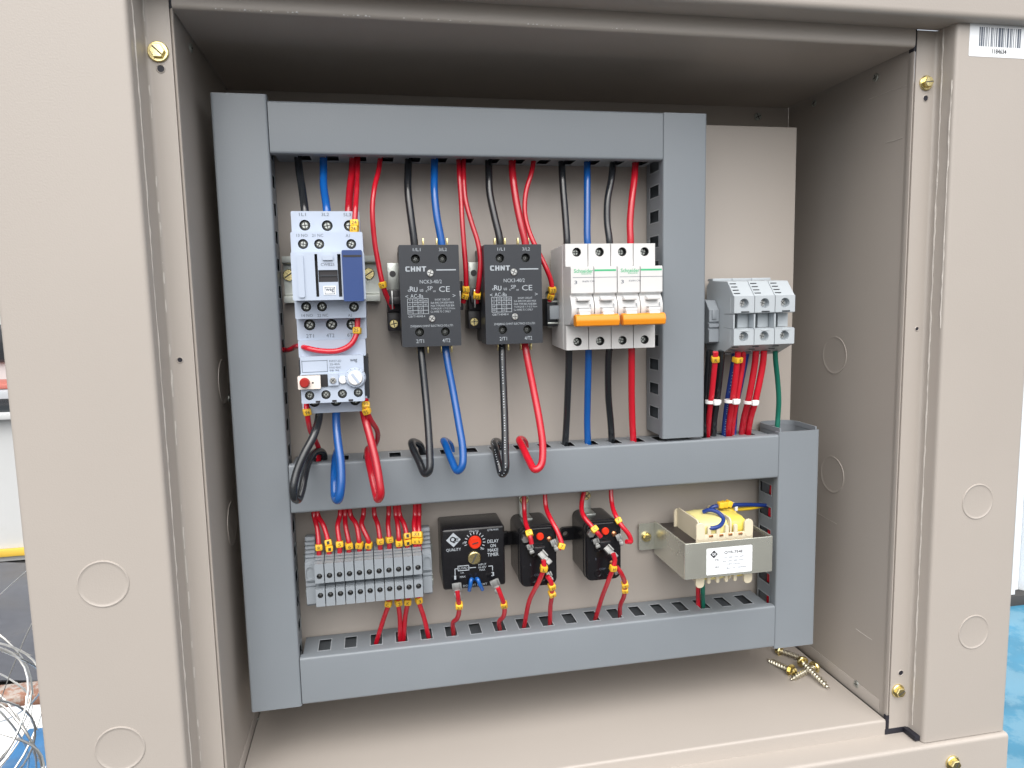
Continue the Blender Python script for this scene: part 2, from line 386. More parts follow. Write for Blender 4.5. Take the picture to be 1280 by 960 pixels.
# ================================================================== CABINET
xl, xr, zc, zf, yr, yb = -.0118, .5575, .5306, -.0562, -.048, .134
YP = .0446                      # front of the mounting plate
cab = thing('electrical_cabinet', (.27, 0, -1.0), 'open beige sheet metal cabinet that holds the wiring ducts and all the devices', 'electrical cabinet')
def arc(c, r, a0, a1, n=5): return [(c[0]+r*math.cos(rad(a0+(a1-a0)*k/n)), c[1]+r*math.sin(rad(a0+(a1-a0)*k/n))) for k in range(n+1)]
def offset_poly(pts, th):
    """open polyline -> closed sheet profile of thickness th, to the right of travel"""
    out = []; n = len(pts)
    for i, p in enumerate(pts):
        a = pts[max(i-1, 0)]; b = pts[min(i+1, n-1)]; dx, dy = b[0]-a[0], b[1]-a[1]; L = math.hypot(dx, dy) or 1
        out.append((p[0]+dy/L*th, p[1]-dx/L*th))
    return pts+out[::-1]
def rounded(pts, r, n=5):
    out = [pts[0]]
    for i in range(1, len(pts)-1):
        p = Vector(pts[i]).to_2d(); a = Vector(pts[i-1]).to_2d(); b = Vector(pts[i+1]).to_2d()
        da = (a-p); db = (b-p); rr = min(r[i-1] if isinstance(r, (list, tuple)) else r, da.length*.45, db.length*.45)
        s = p+da.normalized()*rr; e = p+db.normalized()*rr
        for k in range(n+1):
            t = k/n; q = s*(1-t)**2+p*2*t*(1-t)+e*t*t; out.append((q.x, q.y))
    out.append(pts[-1]); return out
YL, YR_ = -.079, -.067          # front faces, left and right posts
XO0, XO1 = -.1195, .6640
SL, SR = -.0290, .5775
ZS_T, ZS_B = .5440, -.0702
TH = .0015
# left post: outer side, front face, step, flange.  holes are dark recessed discs with a rim
prof = rounded([(XO0, .30), (XO0, YL), (SL-.001, YL), (SL, yr), (xl-.0010, yr)], [.004, .0035, .003])
MB().prism(offset_poly(prof, -TH), 'z', ZS_B+.0004, .80).build('front_post', 'beige_paint', cab)
prof = rounded([(xr+.0010, yr), (SR, yr), (SR+.001, YR_), (XO1, YR_), (XO1, .30)], [.003, .0035, .004])
MB().prism(offset_poly(prof, -TH), 'z', ZS_B+.0004, ZS_T-.001).build('front_post', 'beige_paint', cab)
# top panel and its recessed lip
prof = rounded([(YL+.004, .80), (YL+.004, ZS_T), (yr, ZS_T+.001)], [.004])
prof_r = [(p[0], p[1]) for p in prof]
MB().prism(offset_poly(prof_r, TH), 'x', SL-.0005, XO1+.001).build('top_panel', 'beige_paint', cab)
MB().prism(offset_poly(rounded([(yr, ZS_T), (yr, zc), (yb, zc)], [.0012]), TH), 'x', xl+.0012, xr-.0018).build('ceiling_panel', 'beige_paint', cab)
# bottom: floor with lip, ledge, lower panel
MB().prism(offset_poly(rounded([(yb, zf), (yr, zf), (yr, ZS_B)], [.0025]), -TH), 'x', xl+.0012, xr-.0025).build('floor_panel', 'beige_paint', cab)
yB = -.071
MB().prism(offset_poly(rounded([(yr, ZS_B), (yB, ZS_B-.0006), (yB, -.99)], [.0035]), -TH), 'x', XO0, XO1).build('lower_panel', 'beige_paint', cab)
# side walls of the recess, with a narrow rounded lip at the front
for x, sgn in ((xl, 1), (xr, -1)):
    pr = rounded([(x-sgn*.001, yr+.001), (x+sgn*.0035, yr-.0005), (x+sgn*.0045, yr+.004), (x+sgn*.0045*0, yr+.010), (x, yb)], [.0015, .002, .003])
    pr = rounded([(x-sgn*.0008, yr+.0015), (x+sgn*.0010, yr), (x+sgn*.0012, yr+.004), (x, yr+.008), (x, yb)], .0015)
    MB().prism(offset_poly(pr, -TH*sgn), 'z', zf-.001, zc+.001).build('interior_wall', 'beige_paint', cab)
MB().box(xl, xr, yb+.0003, yb+.002, zf, zc).build('back_panel', 'beige_paint', cab)
MB().box(XO0, XO1, .30, .302, -.99, .80).build('rear_panel', 'beige_paint', cab)
MB().box(XO0+.002, XO0+.0035, yB+.004, .299, -.99, ZS_B).build('side_panel', 'beige_paint', cab)
MB().box(XO1-.0035, XO1-.002, yB+.004, .299, -.99, ZS_B).build('side_panel', 'beige_paint', cab)
MB().box(XO0-.002, XO1+.002, YL+.002, .303, .8002, .803, .001).build('top_cover', 'beige_paint', cab)
# mounting plate with folded edge
mb = MB()
PX0, PX1, PZ0, PZ1 = -.0015, .5109, -.006, .4871
mb.box(PX0, PX1, YP, YP+.002, PZ0, PZ1, .0008)
for (a, b, c, d) in ((PX1-.0016, PX1, PZ0, PZ1), (PX0, PX0+.0016, PZ0, PZ1)): mb.box(a, b, YP+.002, YP+.014, c, d, .0005)
mb.box(PX0+.002, PX1-.002, YP+.002, YP+.014, PZ1-.0016, PZ1-.0003); mb.box(PX0+.002, PX1-.002, YP+.002, YP+.014, PZ0+.0003, PZ0+.0016)
mb.build('mounting_plate', 'beige_paint', cab)
for x, z in ((.03, .46), (.49, .44), (.03, .02), (.49, .02)): MB().cyl((x, YP+.0025, z), (x, yb, z), .005).build('standoff', 'zinc', cab)
# rubber seals in the corner gaps
def bars(*bx):
    mb = MB()
    for b in bx: mb.box(*b, .0003)
    return mb
bars((xr-.0030, SR-.001, yr-.0005, yr+.006, ZS_B, ZS_B+.0052), (SR-.0045, SR+.0005, YR_+.0035, yr-.0006, ZS_B+.0005, ZS_B+.0052), (xr-.0022, xr+.0008, yr-.0004, yr+.0035, ZS_B+.0054, zf+.004)).build('rubber_seal', 'rubber', cab)
bars((xr-.0015, xr+.0010, yr+.0004, yr+.006, zc-.004, ZS_T)).build('rubber_seal', 'rubber', cab)
bars((xl-.0012, xl+.0010, yr+.0004, yr+.006, zc-.001, ZS_T)).build('rubber_seal', 'rubber', cab)
# thin sealant lines along the step corners (uneven weld beads)
def bead(p0, p1, r, seed, brk=.25):
    rnd = random.Random(seed); p0, p1 = Vector(p0), Vector(p1); L = (p1-p0).length; mb = MB(); n = int(L/.006); pts = []; rs = []
    vs = []; fs = []; K = 6; d = (p1-p0).normalized(); up = d.orthogonal().normalized(); si = d.cross(up)
    for i in range(n+1):
        c = p0.lerp(p1, i/n)+up*rnd.uniform(-1, 1)*r*.35+si*rnd.uniform(-1, 1)*r*.35; rr = r*rnd.uniform(.35, 1.0)
        for k in range(K): vs.append(c+(up*math.cos(2*math.pi*k/K)+si*math.sin(2*math.pi*k/K))*rr)
    for i in range(n):
        for k in range(K): fs.append([i*K+k, i*K+(k+1) % K, (i+1)*K+(k+1) % K, (i+1)*K+k])
    return mb.raw(vs, fs)
bead((SL+.0002, yr-.0005, ZS_B+.01), (SL+.0002, yr-.0005, .79), .0010, 1).build('weld_seam', 'seam_paint', cab)
bead((SL-.0006, YL+.010, ZS_B+.01), (SL-.0006, YL+.010, .79), .0007, 2).build('weld_seam', 'seam_paint', cab)
bead((SR+.0003, yr-.006, ZS_B+.01), (SR+.0003, yr-.006, ZS_T), .0009, 3).build('weld_seam', 'seam_paint', cab)
bead((SR+.0008, YR_+.003, .30), (SR+.0008, YR_+.003, .50), .0008, 4).build('weld_seam', 'seam_paint', cab)
bead((SL, yr-.0008, ZS_T+.001), (SR, yr-.0008, ZS_T+.001), .0011, 5).build('weld_seam', 'seam_paint', cab)
# hardened drips on the lower edge of the top lip
mb = MB(); rnd = random.Random(11)
for u0, u1 in ((270, 282), (300, 345), (360, 372), (430, 470), (505, 538), (548, 592), (660, 680), (672, 712), (744, 756), (765, 788), (795, 805)):
    u = u0
    while u < u1:
        v = 10+(u-212)/934*46.5
        c = at(u, v-1.2, y=yr-.0005); r_ = rnd.uniform(.0006, .0013); mb.cyl(c, c+Vector((rnd.uniform(-.0004, .0004), 0, r_*2.2)), r_, r_*.25, 8); u += rnd.uniform(4, 8)
tag(mb.build('paint_drips', 'white_nylon', cab), kind='stuff')
for x, n_ in ((xr, -1), (xl, 1)):
    for z0_, z1_ in ((zf-.0005, -.0435),): MB().box(min(x, x+n_*.0007), max(x, x+n_*.0007), yr+.012, yb-.001, z0_, z1_, .0005).build('seam_flange', 'beige_paint', cab)
mb = MB()
for (u0, v0, u1, v1, w_) in ((1086, 124, 1113, 113, .0003), (1112, 113, 1133, 107, .0002), (1108, 178, 1128, 172, .0004), (1070, 786, 1090, 800, .0003), (1020, 640, 1046, 655, .0002)):
    mb.tube([at(u0, v0, x=xr-.0001), at((u0+u1)/2, (v0+v1)/2+.5, x=xr-.0001), at(u1, v1, x=xr-.0001)], w_, 5, 3)
mb.build('scratches', 'seam_paint', cab)
# knockouts
def knock(c, n, r=.0157, hh=1.0):
    c = Vector(c); n = Vector(n); q = n.to_track_quat('Z', 'Y'); mb = MB(); N = 40
    prof = [(r+.0008, -.0006), (r+.0005, .0004), (r-.0002, .0006*hh), (r-.0009, .0002), (r-.0022, .0001)]
    vs = []; fs = []
    for (rr, h) in prof:
        for k in range(N): t = 2*math.pi*k/N; vs.append(c+q @ Vector((rr*math.cos(t), rr*math.sin(t), h)))
    for j in range(len(prof)-1):
        for k in range(N): fs.append([j*N+k, j*N+(k+1) % N, (j+1)*N+(k+1) % N, (j+1)*N+k])
    fs.append([(len(prof)-1)*N+k for k in range(N)])
    return mb.raw(vs, fs).build('knockout', 'beige_paint', cab)
for (u, v) in ((129, 730), (150, 936)): knock(at(u, v, y=YL), (0, -1, 0))
for (u, v) in ((1222, 627), (1217, 790)): knock(at(u, v, y=YR_), (0, -1, 0), .0152)
for (u, v) in ((1043, 444), (1040, 593)): knock(at(u, v, x=xr), (-1, 0, 0), .0180, .75)
for (u, v) in ((279, 477), (290, 654)): knock(at(u, v, x=xl), (1, 0, 0), .0180, .75)
# cover screws and their holes
def hole(c, r, n=(0, -1, 0), name='screw_hole'):
    c = Vector(c); n = Vector(n); mb = MB(); mb.cyl(c-n*.001, c+n*.0001, r, r, 16, m='rubber')
    q = n.to_track_quat('Z', 'Y'); N = 18; vs = []; fs = []
    for (rr, h) in ((r, .0001), (r+.0003, .0005), (r+.0009, .0001)):
        for k in range(N): t = 2*math.pi*k/N; vs.append(c+q @ Vector((rr*math.cos(t), rr*math.sin(t), h)))
    for j in range(2):
        for k in range(N): fs.append([j*N+k, j*N+(k+1) % N, (j+1)*N+(k+1) % N, (j+1)*N+k])
    mb.raw(vs, fs, 'beige_paint'); return mb.build(name, 'rubber', cab)
screw(cab, at(198, 65, y=yr), .0068, 'brass', 'slot', .0016, -.75, hexa=True)
hole(at(201, 86, y=yr), .0022)
screw(cab, at(1157, 104, y=yr), .0060, 'brass', 'slot', .0018, .1, hexa=True)
hole(at(1157, 123, y=yr), .0021)
screw(cab, at(1122, 863, y=yr), .0062, 'brass', 'slot', .0020, .5, hexa=True)
hole(at(1126, 841, y=yr), .0022)
screw(cab, at(1190, 953, y=yB), .0068, 'brass', 'slot', .0022, 1.2, hexa=True)
hole(at(225, 450, y=yr), .0016); hole(at(1146, 411, y=yr), .0014); hole(at(1225, 0, y=yB), .003)
for (u, v, x, n) in ((1095, 97, xr, -1), (1018, 129, xr, -1), (238, 60, xl, 1), (1071, 855, xr, -1), (286, 498, xl, 1)):
    screw(cab, at(u, v, x=x), .0034, 'zinc_dull', 'cross', .0012, .3, n=(n, 0, 0), name='rivet')
screw(cab, at(947, 146, y=yb), .004, 'zinc_dull', 'cross', .0015, name='rivet'); screw(cab, at(320, 899, z=zf), .003, 'zinc_dull', 'cross', .001, n=(0, 0, 1), name='rivet')
# barcode label on the right post
yl_ = YR_-.0002
c = [at(1213, 25, y=yl_), at(1284, 30, y=yl_), at(1211, 70, y=yl_)]
lab = tag(MB().slab((c[0].x, yl_, c[2].z), (1, 0, 0), (0, 0, 1), rrect(0, .058, 0, .0285, .001), [], .00015).build('barcode_label', 'label_white', cab), 'white barcode sticker printed 1184634')
bz0, bz1 = at(1250, 59, y=yl_).z, at(1250, 35, y=yl_).z; bx0, bx1 = at(1224, 47, y=yl_).x, at(1276, 47, y=yl_).x
mb = MB(); rnd = random.Random(4); pat = [2, 1, 3, 1, 2, 2, 1, 1, 1, 2, 1, 3, 2, 1, 1, 2, 1, 2, 2, 2, 4, 1, 3, 1, 1, 2, 1, 2, 3, 2, 2, 1, 1, 2, 1, 3, 1, 2, 3, 1, 2]
tot = sum(pat); x = bx0
for i, p_ in enumerate(pat):
    wd = (bx1-bx0)*p_/tot
    if i % 2 == 0: mb.box(x, x+wd, yl_-.0001, yl_, bz0, bz1)
    x += wd
mb.build('bars', 'print_grey', lab)
mb = MB(); text_into(mb, '1184634', (at(1249, 64, y=yl_).x, yl_-.0001, at(1249, 64.5, y=yl_).z), .0036, .0135, bold=.02); mb.build('lettering', 'print_black', lab)

# ================================================================== WIRING DUCTS
PITCH, SW = .0218, .0098
def duct(label, orient, a0, a1, b0, b1, phase, open_end=False, hol=(1, 1)):
    """orient 'v': a = z range, b = x range ; 'h': a = x range, b = z range"""
    base = (b0, 0, a0) if orient == 'v' else (a0, 0, b0)
    r = thing('wiring_duct', base, label, 'wiring duct', 'grey slotted wiring ducts')
    ax = 'z' if orient == 'v' else 'x'
    g = .0018
    def prof(pts):      # pts given as (b, y) -> order for prism
        return pts if orient == 'v' else [(p[1], p[0]) for p in pts]
    cov = rounded([(b0, .0075), (b0, 0), (b1, 0), (b1, .0075)], .0022)
    cp = cov + [(b1-.0016, .0075), (b1-.0016, .0018), (b0+.0016, .0018), (b0+.0016, .0075)]
    MB().prism(prof(cp), ax, a0, a1).build('cover', 'duct_plastic', r)
    mb = MB(); R_ = .008
    bk = rounded([(b0+g, .034), (b0+g, YP-.0004), (b1-g, YP-.0004), (b1-g, .034)], R_ if open_end else .003)
    bi = rounded([(b0+g+.0014, .034), (b0+g+.0014, YP-.0018), (b1-g-.0014, YP-.0018), (b1-g-.0014, .034)], R_-.0014 if open_end else .002)
    e = .0035 if open_end else 0
    if open_end:
        def ell(g_, yb_, rx, ry): return [(b0+g_+rx*(1-math.cos(rad(t))), yb_-ry*(1-math.sin(rad(t)))) for t in range(0, 91, 15)]+[(b1-g_-rx*(1-math.cos(rad(t))), yb_-ry*(1-math.sin(rad(t)))) for t in range(90, -1, -15)]
        bk = ell(g, YP-.0004, .0125, YP-.0344); bi = ell(g+.0014, YP-.0018, .0115, YP-.0358)
        mb.prism(prof([(b0+g, .0022)]+bk+[(b1-g, .0022)]+[(b1-g-.0014, .0022)]+bi[::-1]+[(b0+g+.0014, .0022)]), ax, a1-.0020, a1+.0030)
    mb.prism(prof(bk+bi[::-1]), ax, a0+.0015, a1-.0015+(0 if open_end else 0))
    L = a1-a0-.003
    holes = []; k = phase
    while k-SW/2 > a0+.006: k -= PITCH
    while k+SW/2 < a1-.004:
        if k-SW/2 > a0+.004: holes.append((rect(k-SW/2-a0, k+SW/2-a0, .0135, .0335), 1))
        k += PITCH
    hx = [(h[0], .01) for h in holes]
    def wall(bc, sgn):
        outer = [(.0015, .0022), (a1-a0-.0015, .0022), (a1-a0-.0015, .034), (.0015, .034)]
        if orient == 'v':
            mb.slab((bc, 0, a0), (0, 0, 1), (0, 1, 0), outer, hx, sgn*.0014)   # normal = z x y = -x
        else:
            mb.slab((a0, 0, bc), (1, 0, 0), (0, 1, 0), outer, hx, sgn*.0014)   # normal = +z
    # depth sign picks inward direction
    if orient == 'v': slab_wall(mb, (b0+g, 0, a0), (0, 0, 1), (0, 1, 0), holes, a1-a0, (1, 0, 0)); slab_wall(mb, (b1-g, 0, a0), (0, 0, 1), (0, 1, 0), holes, a1-a0, (-1, 0, 0))
    else: slab_wall(mb, (a0, 0, b0+g), (1, 0, 0), (0, 1, 0), holes, a1-a0, (0, 0, 1)); slab_wall(mb, (a0, 0, b1-g), (1, 0, 0), (0, 1, 0), holes, a1-a0, (0, 0, -1))
    mb.build('base', 'duct_plastic', r, ang=30)
    return r
def slab_wall(mb, o, S, T, holes, L, inward, th=.0014, y0=.0022, y1=.034):
    """thin wall with rectangular slots built from strips; raised score line near the rail edge"""
    o, S, T, I = Vector(o), Vector(S), Vector(T), Vector(inward)
    def blk(s0, s1, t0, t1, dn=0.0, mm='duct_plastic'):
        vs = []
        for n_ in (-dn, th):
            for (s_, t_) in ((s0, t0), (s1, t0), (s1, t1), (s0, t1)): vs.append(o+S*s_+T*t_+I*n_)
        mb.raw(vs, [[0, 1, 2, 3], [7, 6, 5, 4], [0, 4, 5, 1], [1, 5, 6, 2], [2, 6, 7, 3], [3, 7, 4, 0]], mm)
    hs = sorted([(h[0][0][0], h[0][1][0]) for h in holes]); t0, t1 = .0135, .0335
    e0, e1 = .0015, L-.0015
    blk(e0, e1, y0, t0); blk(e0, e1, t1, y1)
    p = e0
    for a, b in hs:
        blk(p, a, t0, t1); p = b
        # finger tabs: little raised lips beside each slot
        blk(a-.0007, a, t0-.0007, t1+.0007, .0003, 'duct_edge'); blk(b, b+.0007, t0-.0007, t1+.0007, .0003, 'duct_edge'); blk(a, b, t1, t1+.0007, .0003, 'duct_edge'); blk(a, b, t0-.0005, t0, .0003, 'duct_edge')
    blk(p, e1, t0, t1)
xA, xB, xC, xD, xE, xF = 0.0, .0407, .3585, .3980, .4717, .5129
duct('tall grey duct down the left side of the mounting plate', 'v', -.0010, .4893, xA, xB-.0004, .4289)
duct('horizontal grey duct along the top above the contactors', 'h', xB, xC-.0004, .4460, .4849, .0638+.0218)
duct('short vertical grey duct to the right of the white breakers', 'v', .2066, .4849, xC, xD, .4235)
md = duct('horizontal grey duct across the middle with wires looping over it', 'h', xB, xE-.0004, .1637, .2037, .0820)
for u0_, u1_ in ((368, 391), (401, 428)):
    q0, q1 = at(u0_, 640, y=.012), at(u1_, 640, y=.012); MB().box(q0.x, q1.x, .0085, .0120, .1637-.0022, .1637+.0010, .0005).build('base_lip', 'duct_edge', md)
duct('short open-topped grey duct at lower right beside the transformer', 'v', -.0018, .2063, xE, xF, .1480, open_end=True)
duct('horizontal grey duct along the bottom below the timer', 'h', xB, xE-.0004, 0.0, .0407, .0593)

# ================================================================== DIN RAILS
def rail(label, x0, x1, z, scr=(), m='zinc_dull'):
    r = thing('din_rail', (x0, YP, z), label, 'mounting rail', 'steel mounting rails')
    h1, h2 = .0190, .0135
    out = [(.0362, h1), (.0362, h2), (YP-.001, h2-.0012), (YP-.001, -h2+.0012), (.0362, -h2), (.0362, -h1)]
    prof = offset_poly(rounded([(p[0]-.0005, z+p[1]) for p in out], .0008, 3), -.0011)
    MB().prism(prof, 'x', x0, x1).build('rail', m, r)
    for (u, v) in scr: screw(r, at(u, v, y=YP-.0025), .0048, 'brass', 'slot', .0016, .6)
    return r
zr1 = at(470, 348, y=.037).z
rail('steel mounting rail behind the blue and white contactor', uzy(354, zr1, .037).x, uzy(474, zr1, .037).x, zr1, ((461, 342), (361, 344)))
zr2 = at(690, 383, y=.037).z
rail('steel mounting rail behind the white circuit breakers', uzy(684, zr2, .037).x, .3565, zr2)
zr3 = at(460, 712, y=.037).z
rail('steel mounting rail under the row of small grey terminals', uzy(381, zr3, .037).x, uzy(541, zr3-.0, .037).x, zr3)
zr4 = at(900, 400, y=.037).z
rail('steel mounting rail under the three large grey terminals', .3985, uzy(985, zr4, .037).x, zr4)

# ================================================================== CONTACTOR
def rng(y, u0, u1, v0, v1):
    """x0,x1,z0,z1 of the face seen between the pixels"""
    um, vm = (u0+u1)/2, (v0+v1)/2
    return at(u0, vm, y=y).x, at(u1, vm, y=y).x, at(um, v1, y=y).z, at(um, v0, y=y).z
def block(parent, name, m, y, yback, u0, u1, v0, v1, wells=(), bev=.0008, wr=None, wd=.005, scr='zinc_dull', slot='cross', scrd=.0012, quads=()):
    x0, x1, z0, z1 = rng(y, u0, u1, v0, v1)
    mb = MB(); holes = []
    for wv in wells:
        c = at(wv[0], wv[1], y=y); r = wr or .004
        holes.append((circ(c.x-x0, c.z-z0, r), wd))
    for q in quads:
        a0, a1, b0, b1 = rng(y, *q[:4]); holes.append((rect(a0-x0, a1-x0, b0-z0, b1-z0), q[4]))
    mb.slab((x0, y, z0), (1, 0, 0), (0, 0, 1), rrect(0, x1-x0, 0, z1-z0, bev, 2), holes, yback-y, wm='well_dark' if holes else None)
    if holes: mb.mats = [m if k is None else k for k in mb.mats]
    o = mb.build(name, m, parent)
    for wv in wells:
        c = at(wv[0], wv[1], y=y); c = Vector((c.x, y+wd-.0002, c.z))
        # the screw sits in its well
        screw(parent, c, (wr or .004)*.86, scr, slot, wd-scrd, (wv[0]*.37) % 1.5, name='terminal_screw')
    return o
ct = thing('contactor', at(412, 420, y=.03), 'pale blue grey contactor with a dark blue side cover, on the left rail', 'contactor')
block(ct, 'terminal_block', 'contactor_plastic', -.026, .030, 364, 449.5, 264, 292, ((381, 281.5), (409, 282), (436.5, 282)), wr=.0040)
block(ct, 'terminal_block', 'contactor_plastic', -.040, .026, 363.5, 453.5, 290, 318, ((378.8, 305), (399, 305), (439, 305)), wr=.0036)
block(ct, 'terminal_block', 'contactor_plastic', -.040, .026, 368.5, 457.2, 372, 398, ((382.7, 383.5), (402.5, 383.2), (442.5, 383.8)), wr=.0036)
block(ct, 'terminal_block', 'contactor_plastic', -.026, .030, 371.2, 458, 396, 424.5, ((387, 406), (414.5, 405.5), (440, 405.5)), wr=.0042)
block(ct, 'body', 'contactor_plastic', -.0405, .030, 366, 454.5, 316, 374)
block(ct, 'housing', 'contactor_plastic', -.056, -.0403, 364.6, 456.3, 315, 375, (), quads=((394.2, 397.8, 317.5, 371, .006), (422.6, 426.8, 317.5, 371, .006), (398.2, 422.4, 337.5, 352.5, .004)))
block(ct, 'indicator', 'dark_plastic', -.0545, -.052, 398.6, 422.2, 338, 352, bev=.0004)
block(ct, 'indicator_flap', 'relay_plastic', -.0552, -.0544, 399, 422, 343.5, 345.5, bev=.0001)
block(ct, 'side_cover', 'blue_plastic', -.0585, -.0405, 428.3, 453.8, 312.5, 376.5, bev=.0009)
block(ct, 'cover_groove', 'dark_plastic', -.0587, -.0583, 428.6, 451.8, 318.6, 321.2, bev=.0001)
block(ct, 'catch', 'contactor_plastic', -.0575, -.056, 403, 416, 318.5, 325, bev=.0004)
block(ct, 'finger_grip', 'contactor_plastic', -.0572, -.056, 372, 380, 318, 372, bev=.0012)
block(ct, 'nameplate', 'label_white', -.0563, -.0558, 404.5, 420, 357.5, 368.5, bev=.0002)
lettering(ct, [('1L1', 378, 268, 4, 8.5), ('3L2', 406.5, 268, 4, 9.5), ('5L3', 434, 268.3, 4, 9.5)], -.026, 'print_grey')
lettering(ct, [('13 NO', 377.5, 294.2, 3.6, 14), ('21 NC', 397, 294.2, 3.6, 14), ('A1', 434.6, 294.4, 3.6, 5)], -.040, 'print_grey')
lettering(ct, [('14 NO', 384, 394.3, 3.6, 14), ('22 NC', 403.5, 394.2, 3.6, 13.5), ('A2', 437.6, 394, 3.6, 5)], -.040, 'print_grey')
lettering(ct, [('2T1', 387.5, 420, 4.6, 9.6), ('4T2', 413, 419.3, 4.6, 10), ('6T3', 439, 418.5, 4.6, 10)], -.026, 'print_grey')
lettering(ct, [('CWB25', 409.5, 330.6, 3.6, 17)], -.056, 'print_grey')
lettering(ct, [('weg', 412.3, 363, 5.5, 10.5, .02), ('#', 412.3, 359.0, .7, 13), ('#', 412.3, 367.2, .7, 13), ('#', 406.2, 363, 8.5, .7), ('#', 418.4, 363, 8.5, .7)], -.0563, 'print_grey')

# overload relay below it
ov = thing('overload_relay', at(417, 515, y=.03), 'pale overload relay with white dial and red button, hanging below the contactor', 'overload relay')
block(ov, 'neck', 'contactor_plastic', -.030, .028, 373, 457, 424.8, 446)
block(ov, 'body', 'contactor_plastic', -.0405, .028, 375.5, 454.5, 445, 470)
block(ov, 'frame', 'relay_plastic', -.020, .026, 374.6, 461, 448, 500)
block(ov, 'front', 'contactor_plastic', -.0412, -.020, 376, 455.5, 466, 503, ((387, 494.5), (407.5, 493.3), (428, 492.2), (447.8, 490.8)), wr=.0034)
block(ov, 'skirt', 'contactor_plastic', -.022, .028, 378, 459.5, 497, 515.5, ((393, 502), (420, 501), (444, 500)), wr=.0042)
block(ov, 'recess', 'dark_plastic', -.0420, -.0408, 377, 409.5, 468.5, 484, bev=.0003)
block(ov, 'button_plate', 'off_white', -.0460, -.0418, 372.2, 400.6, 470, 486.5, bev=.0006)
c = at(381, 478.5, y=-.046); MB().cyl(c, c+Vector((0, -.004, 0)), .0038, .0034, 16, bev=.0006).build('reset_button', 'dark_red', ov)
c = at(391, 478.5, y=-.046); MB().cyl(c, c+Vector((0, -.0002, 0)), .0007, n=8).build('test_dot', 'print_black', ov)
block(ov, 'screw_plate', 'contactor_plastic', -.0435, -.0412, 410, 423, 467, 482, bev=.0005)
screw(ov, at(416.3, 475.5, y=-.0435), .0024, 'zinc', 'cross', .0010, .3)
c = at(428.5, 475, y=-.0412); MB().cyl(c, c+Vector((0, -.002, 0)), .0030, .0028, 18, bev=.0005).build('selector', 'white_nylon', ov)
c = at(444.3, 472, y=-.0412)
mb = MB(); mb.cyl(c, c+Vector((0, -.0030, 0)), .0078, .0074, 30, bev=.0008); mb.build('dial_ring', 'contactor_plastic', ov)
mb = MB(); c2 = c+Vector((0, -.0030, 0)); mb.cyl(c2, c2+Vector((0, -.0022, 0)), .0055, .0052, 26, bev=.0006); mb.build('current_dial', 'white_nylon', ov)
mb = MB(); mb.box(-.0010, .0010, -.0042, .0042, 0, .0004, mtx=Matrix.Translation(c2+Vector((0, -.0022, 0))) @ Matrix.Rotation(math.pi/2, 4, 'X') @ Matrix.Rotation(.6, 4, 'Z')); mb.build('pointer', 'contactor_plastic', ov)
mb = MB()
for k in range(12):
    t = rad(-40+k*26); d = Vector((math.cos(t), 0, math.sin(t))); p_ = c+Vector((0, -.0031, 0))+d*.0065; s_ = Vector((-d.z, 0, d.x))*.00018
    mb.raw([p_-s_, p_+s_, p_+s_+d*.0009, p_-s_+d*.0009], [[0, 1, 2, 3]])
mb.build('dial_marks', 'print_grey', ov)
mb = MB()
for (a, b, c_, d) in ((377.6, 409.4, 450.7, 451.4), (377.6, 409.4, 464.6, 465.4), (377.2, 377.9, 450.7, 465.4), (408.8, 409.4, 449.8, 465.0)):
    x0, x1, z0, z1 = rng(-.0405, a, b, c_, d); mb.box(x0, x1, -.0406, -.0405, z0, z1)
mb.build('printed_frame', 'print_grey', ov)
lettering(ov, [('RW27-2D', 419, 451.2, 2.7, 15), ('25-40A', 418.5, 455.2, 2.6, 13), ('97NO 95NC', 419, 459.4, 2.4, 15), ('98 96', 418, 463, 2.4, 12), ('weg', 442, 451, 4.5, 9, .02)], -.0405, 'print_grey')
for u, v in ((397.5, 502.2), (418, 501.2), (438.5, 500.2)): block(ov, 'clip_slot', 'dark_plastic', -.0415, -.0410, u-2.8, u+2.8, v-1.2, v+1.2, bev=.0001)

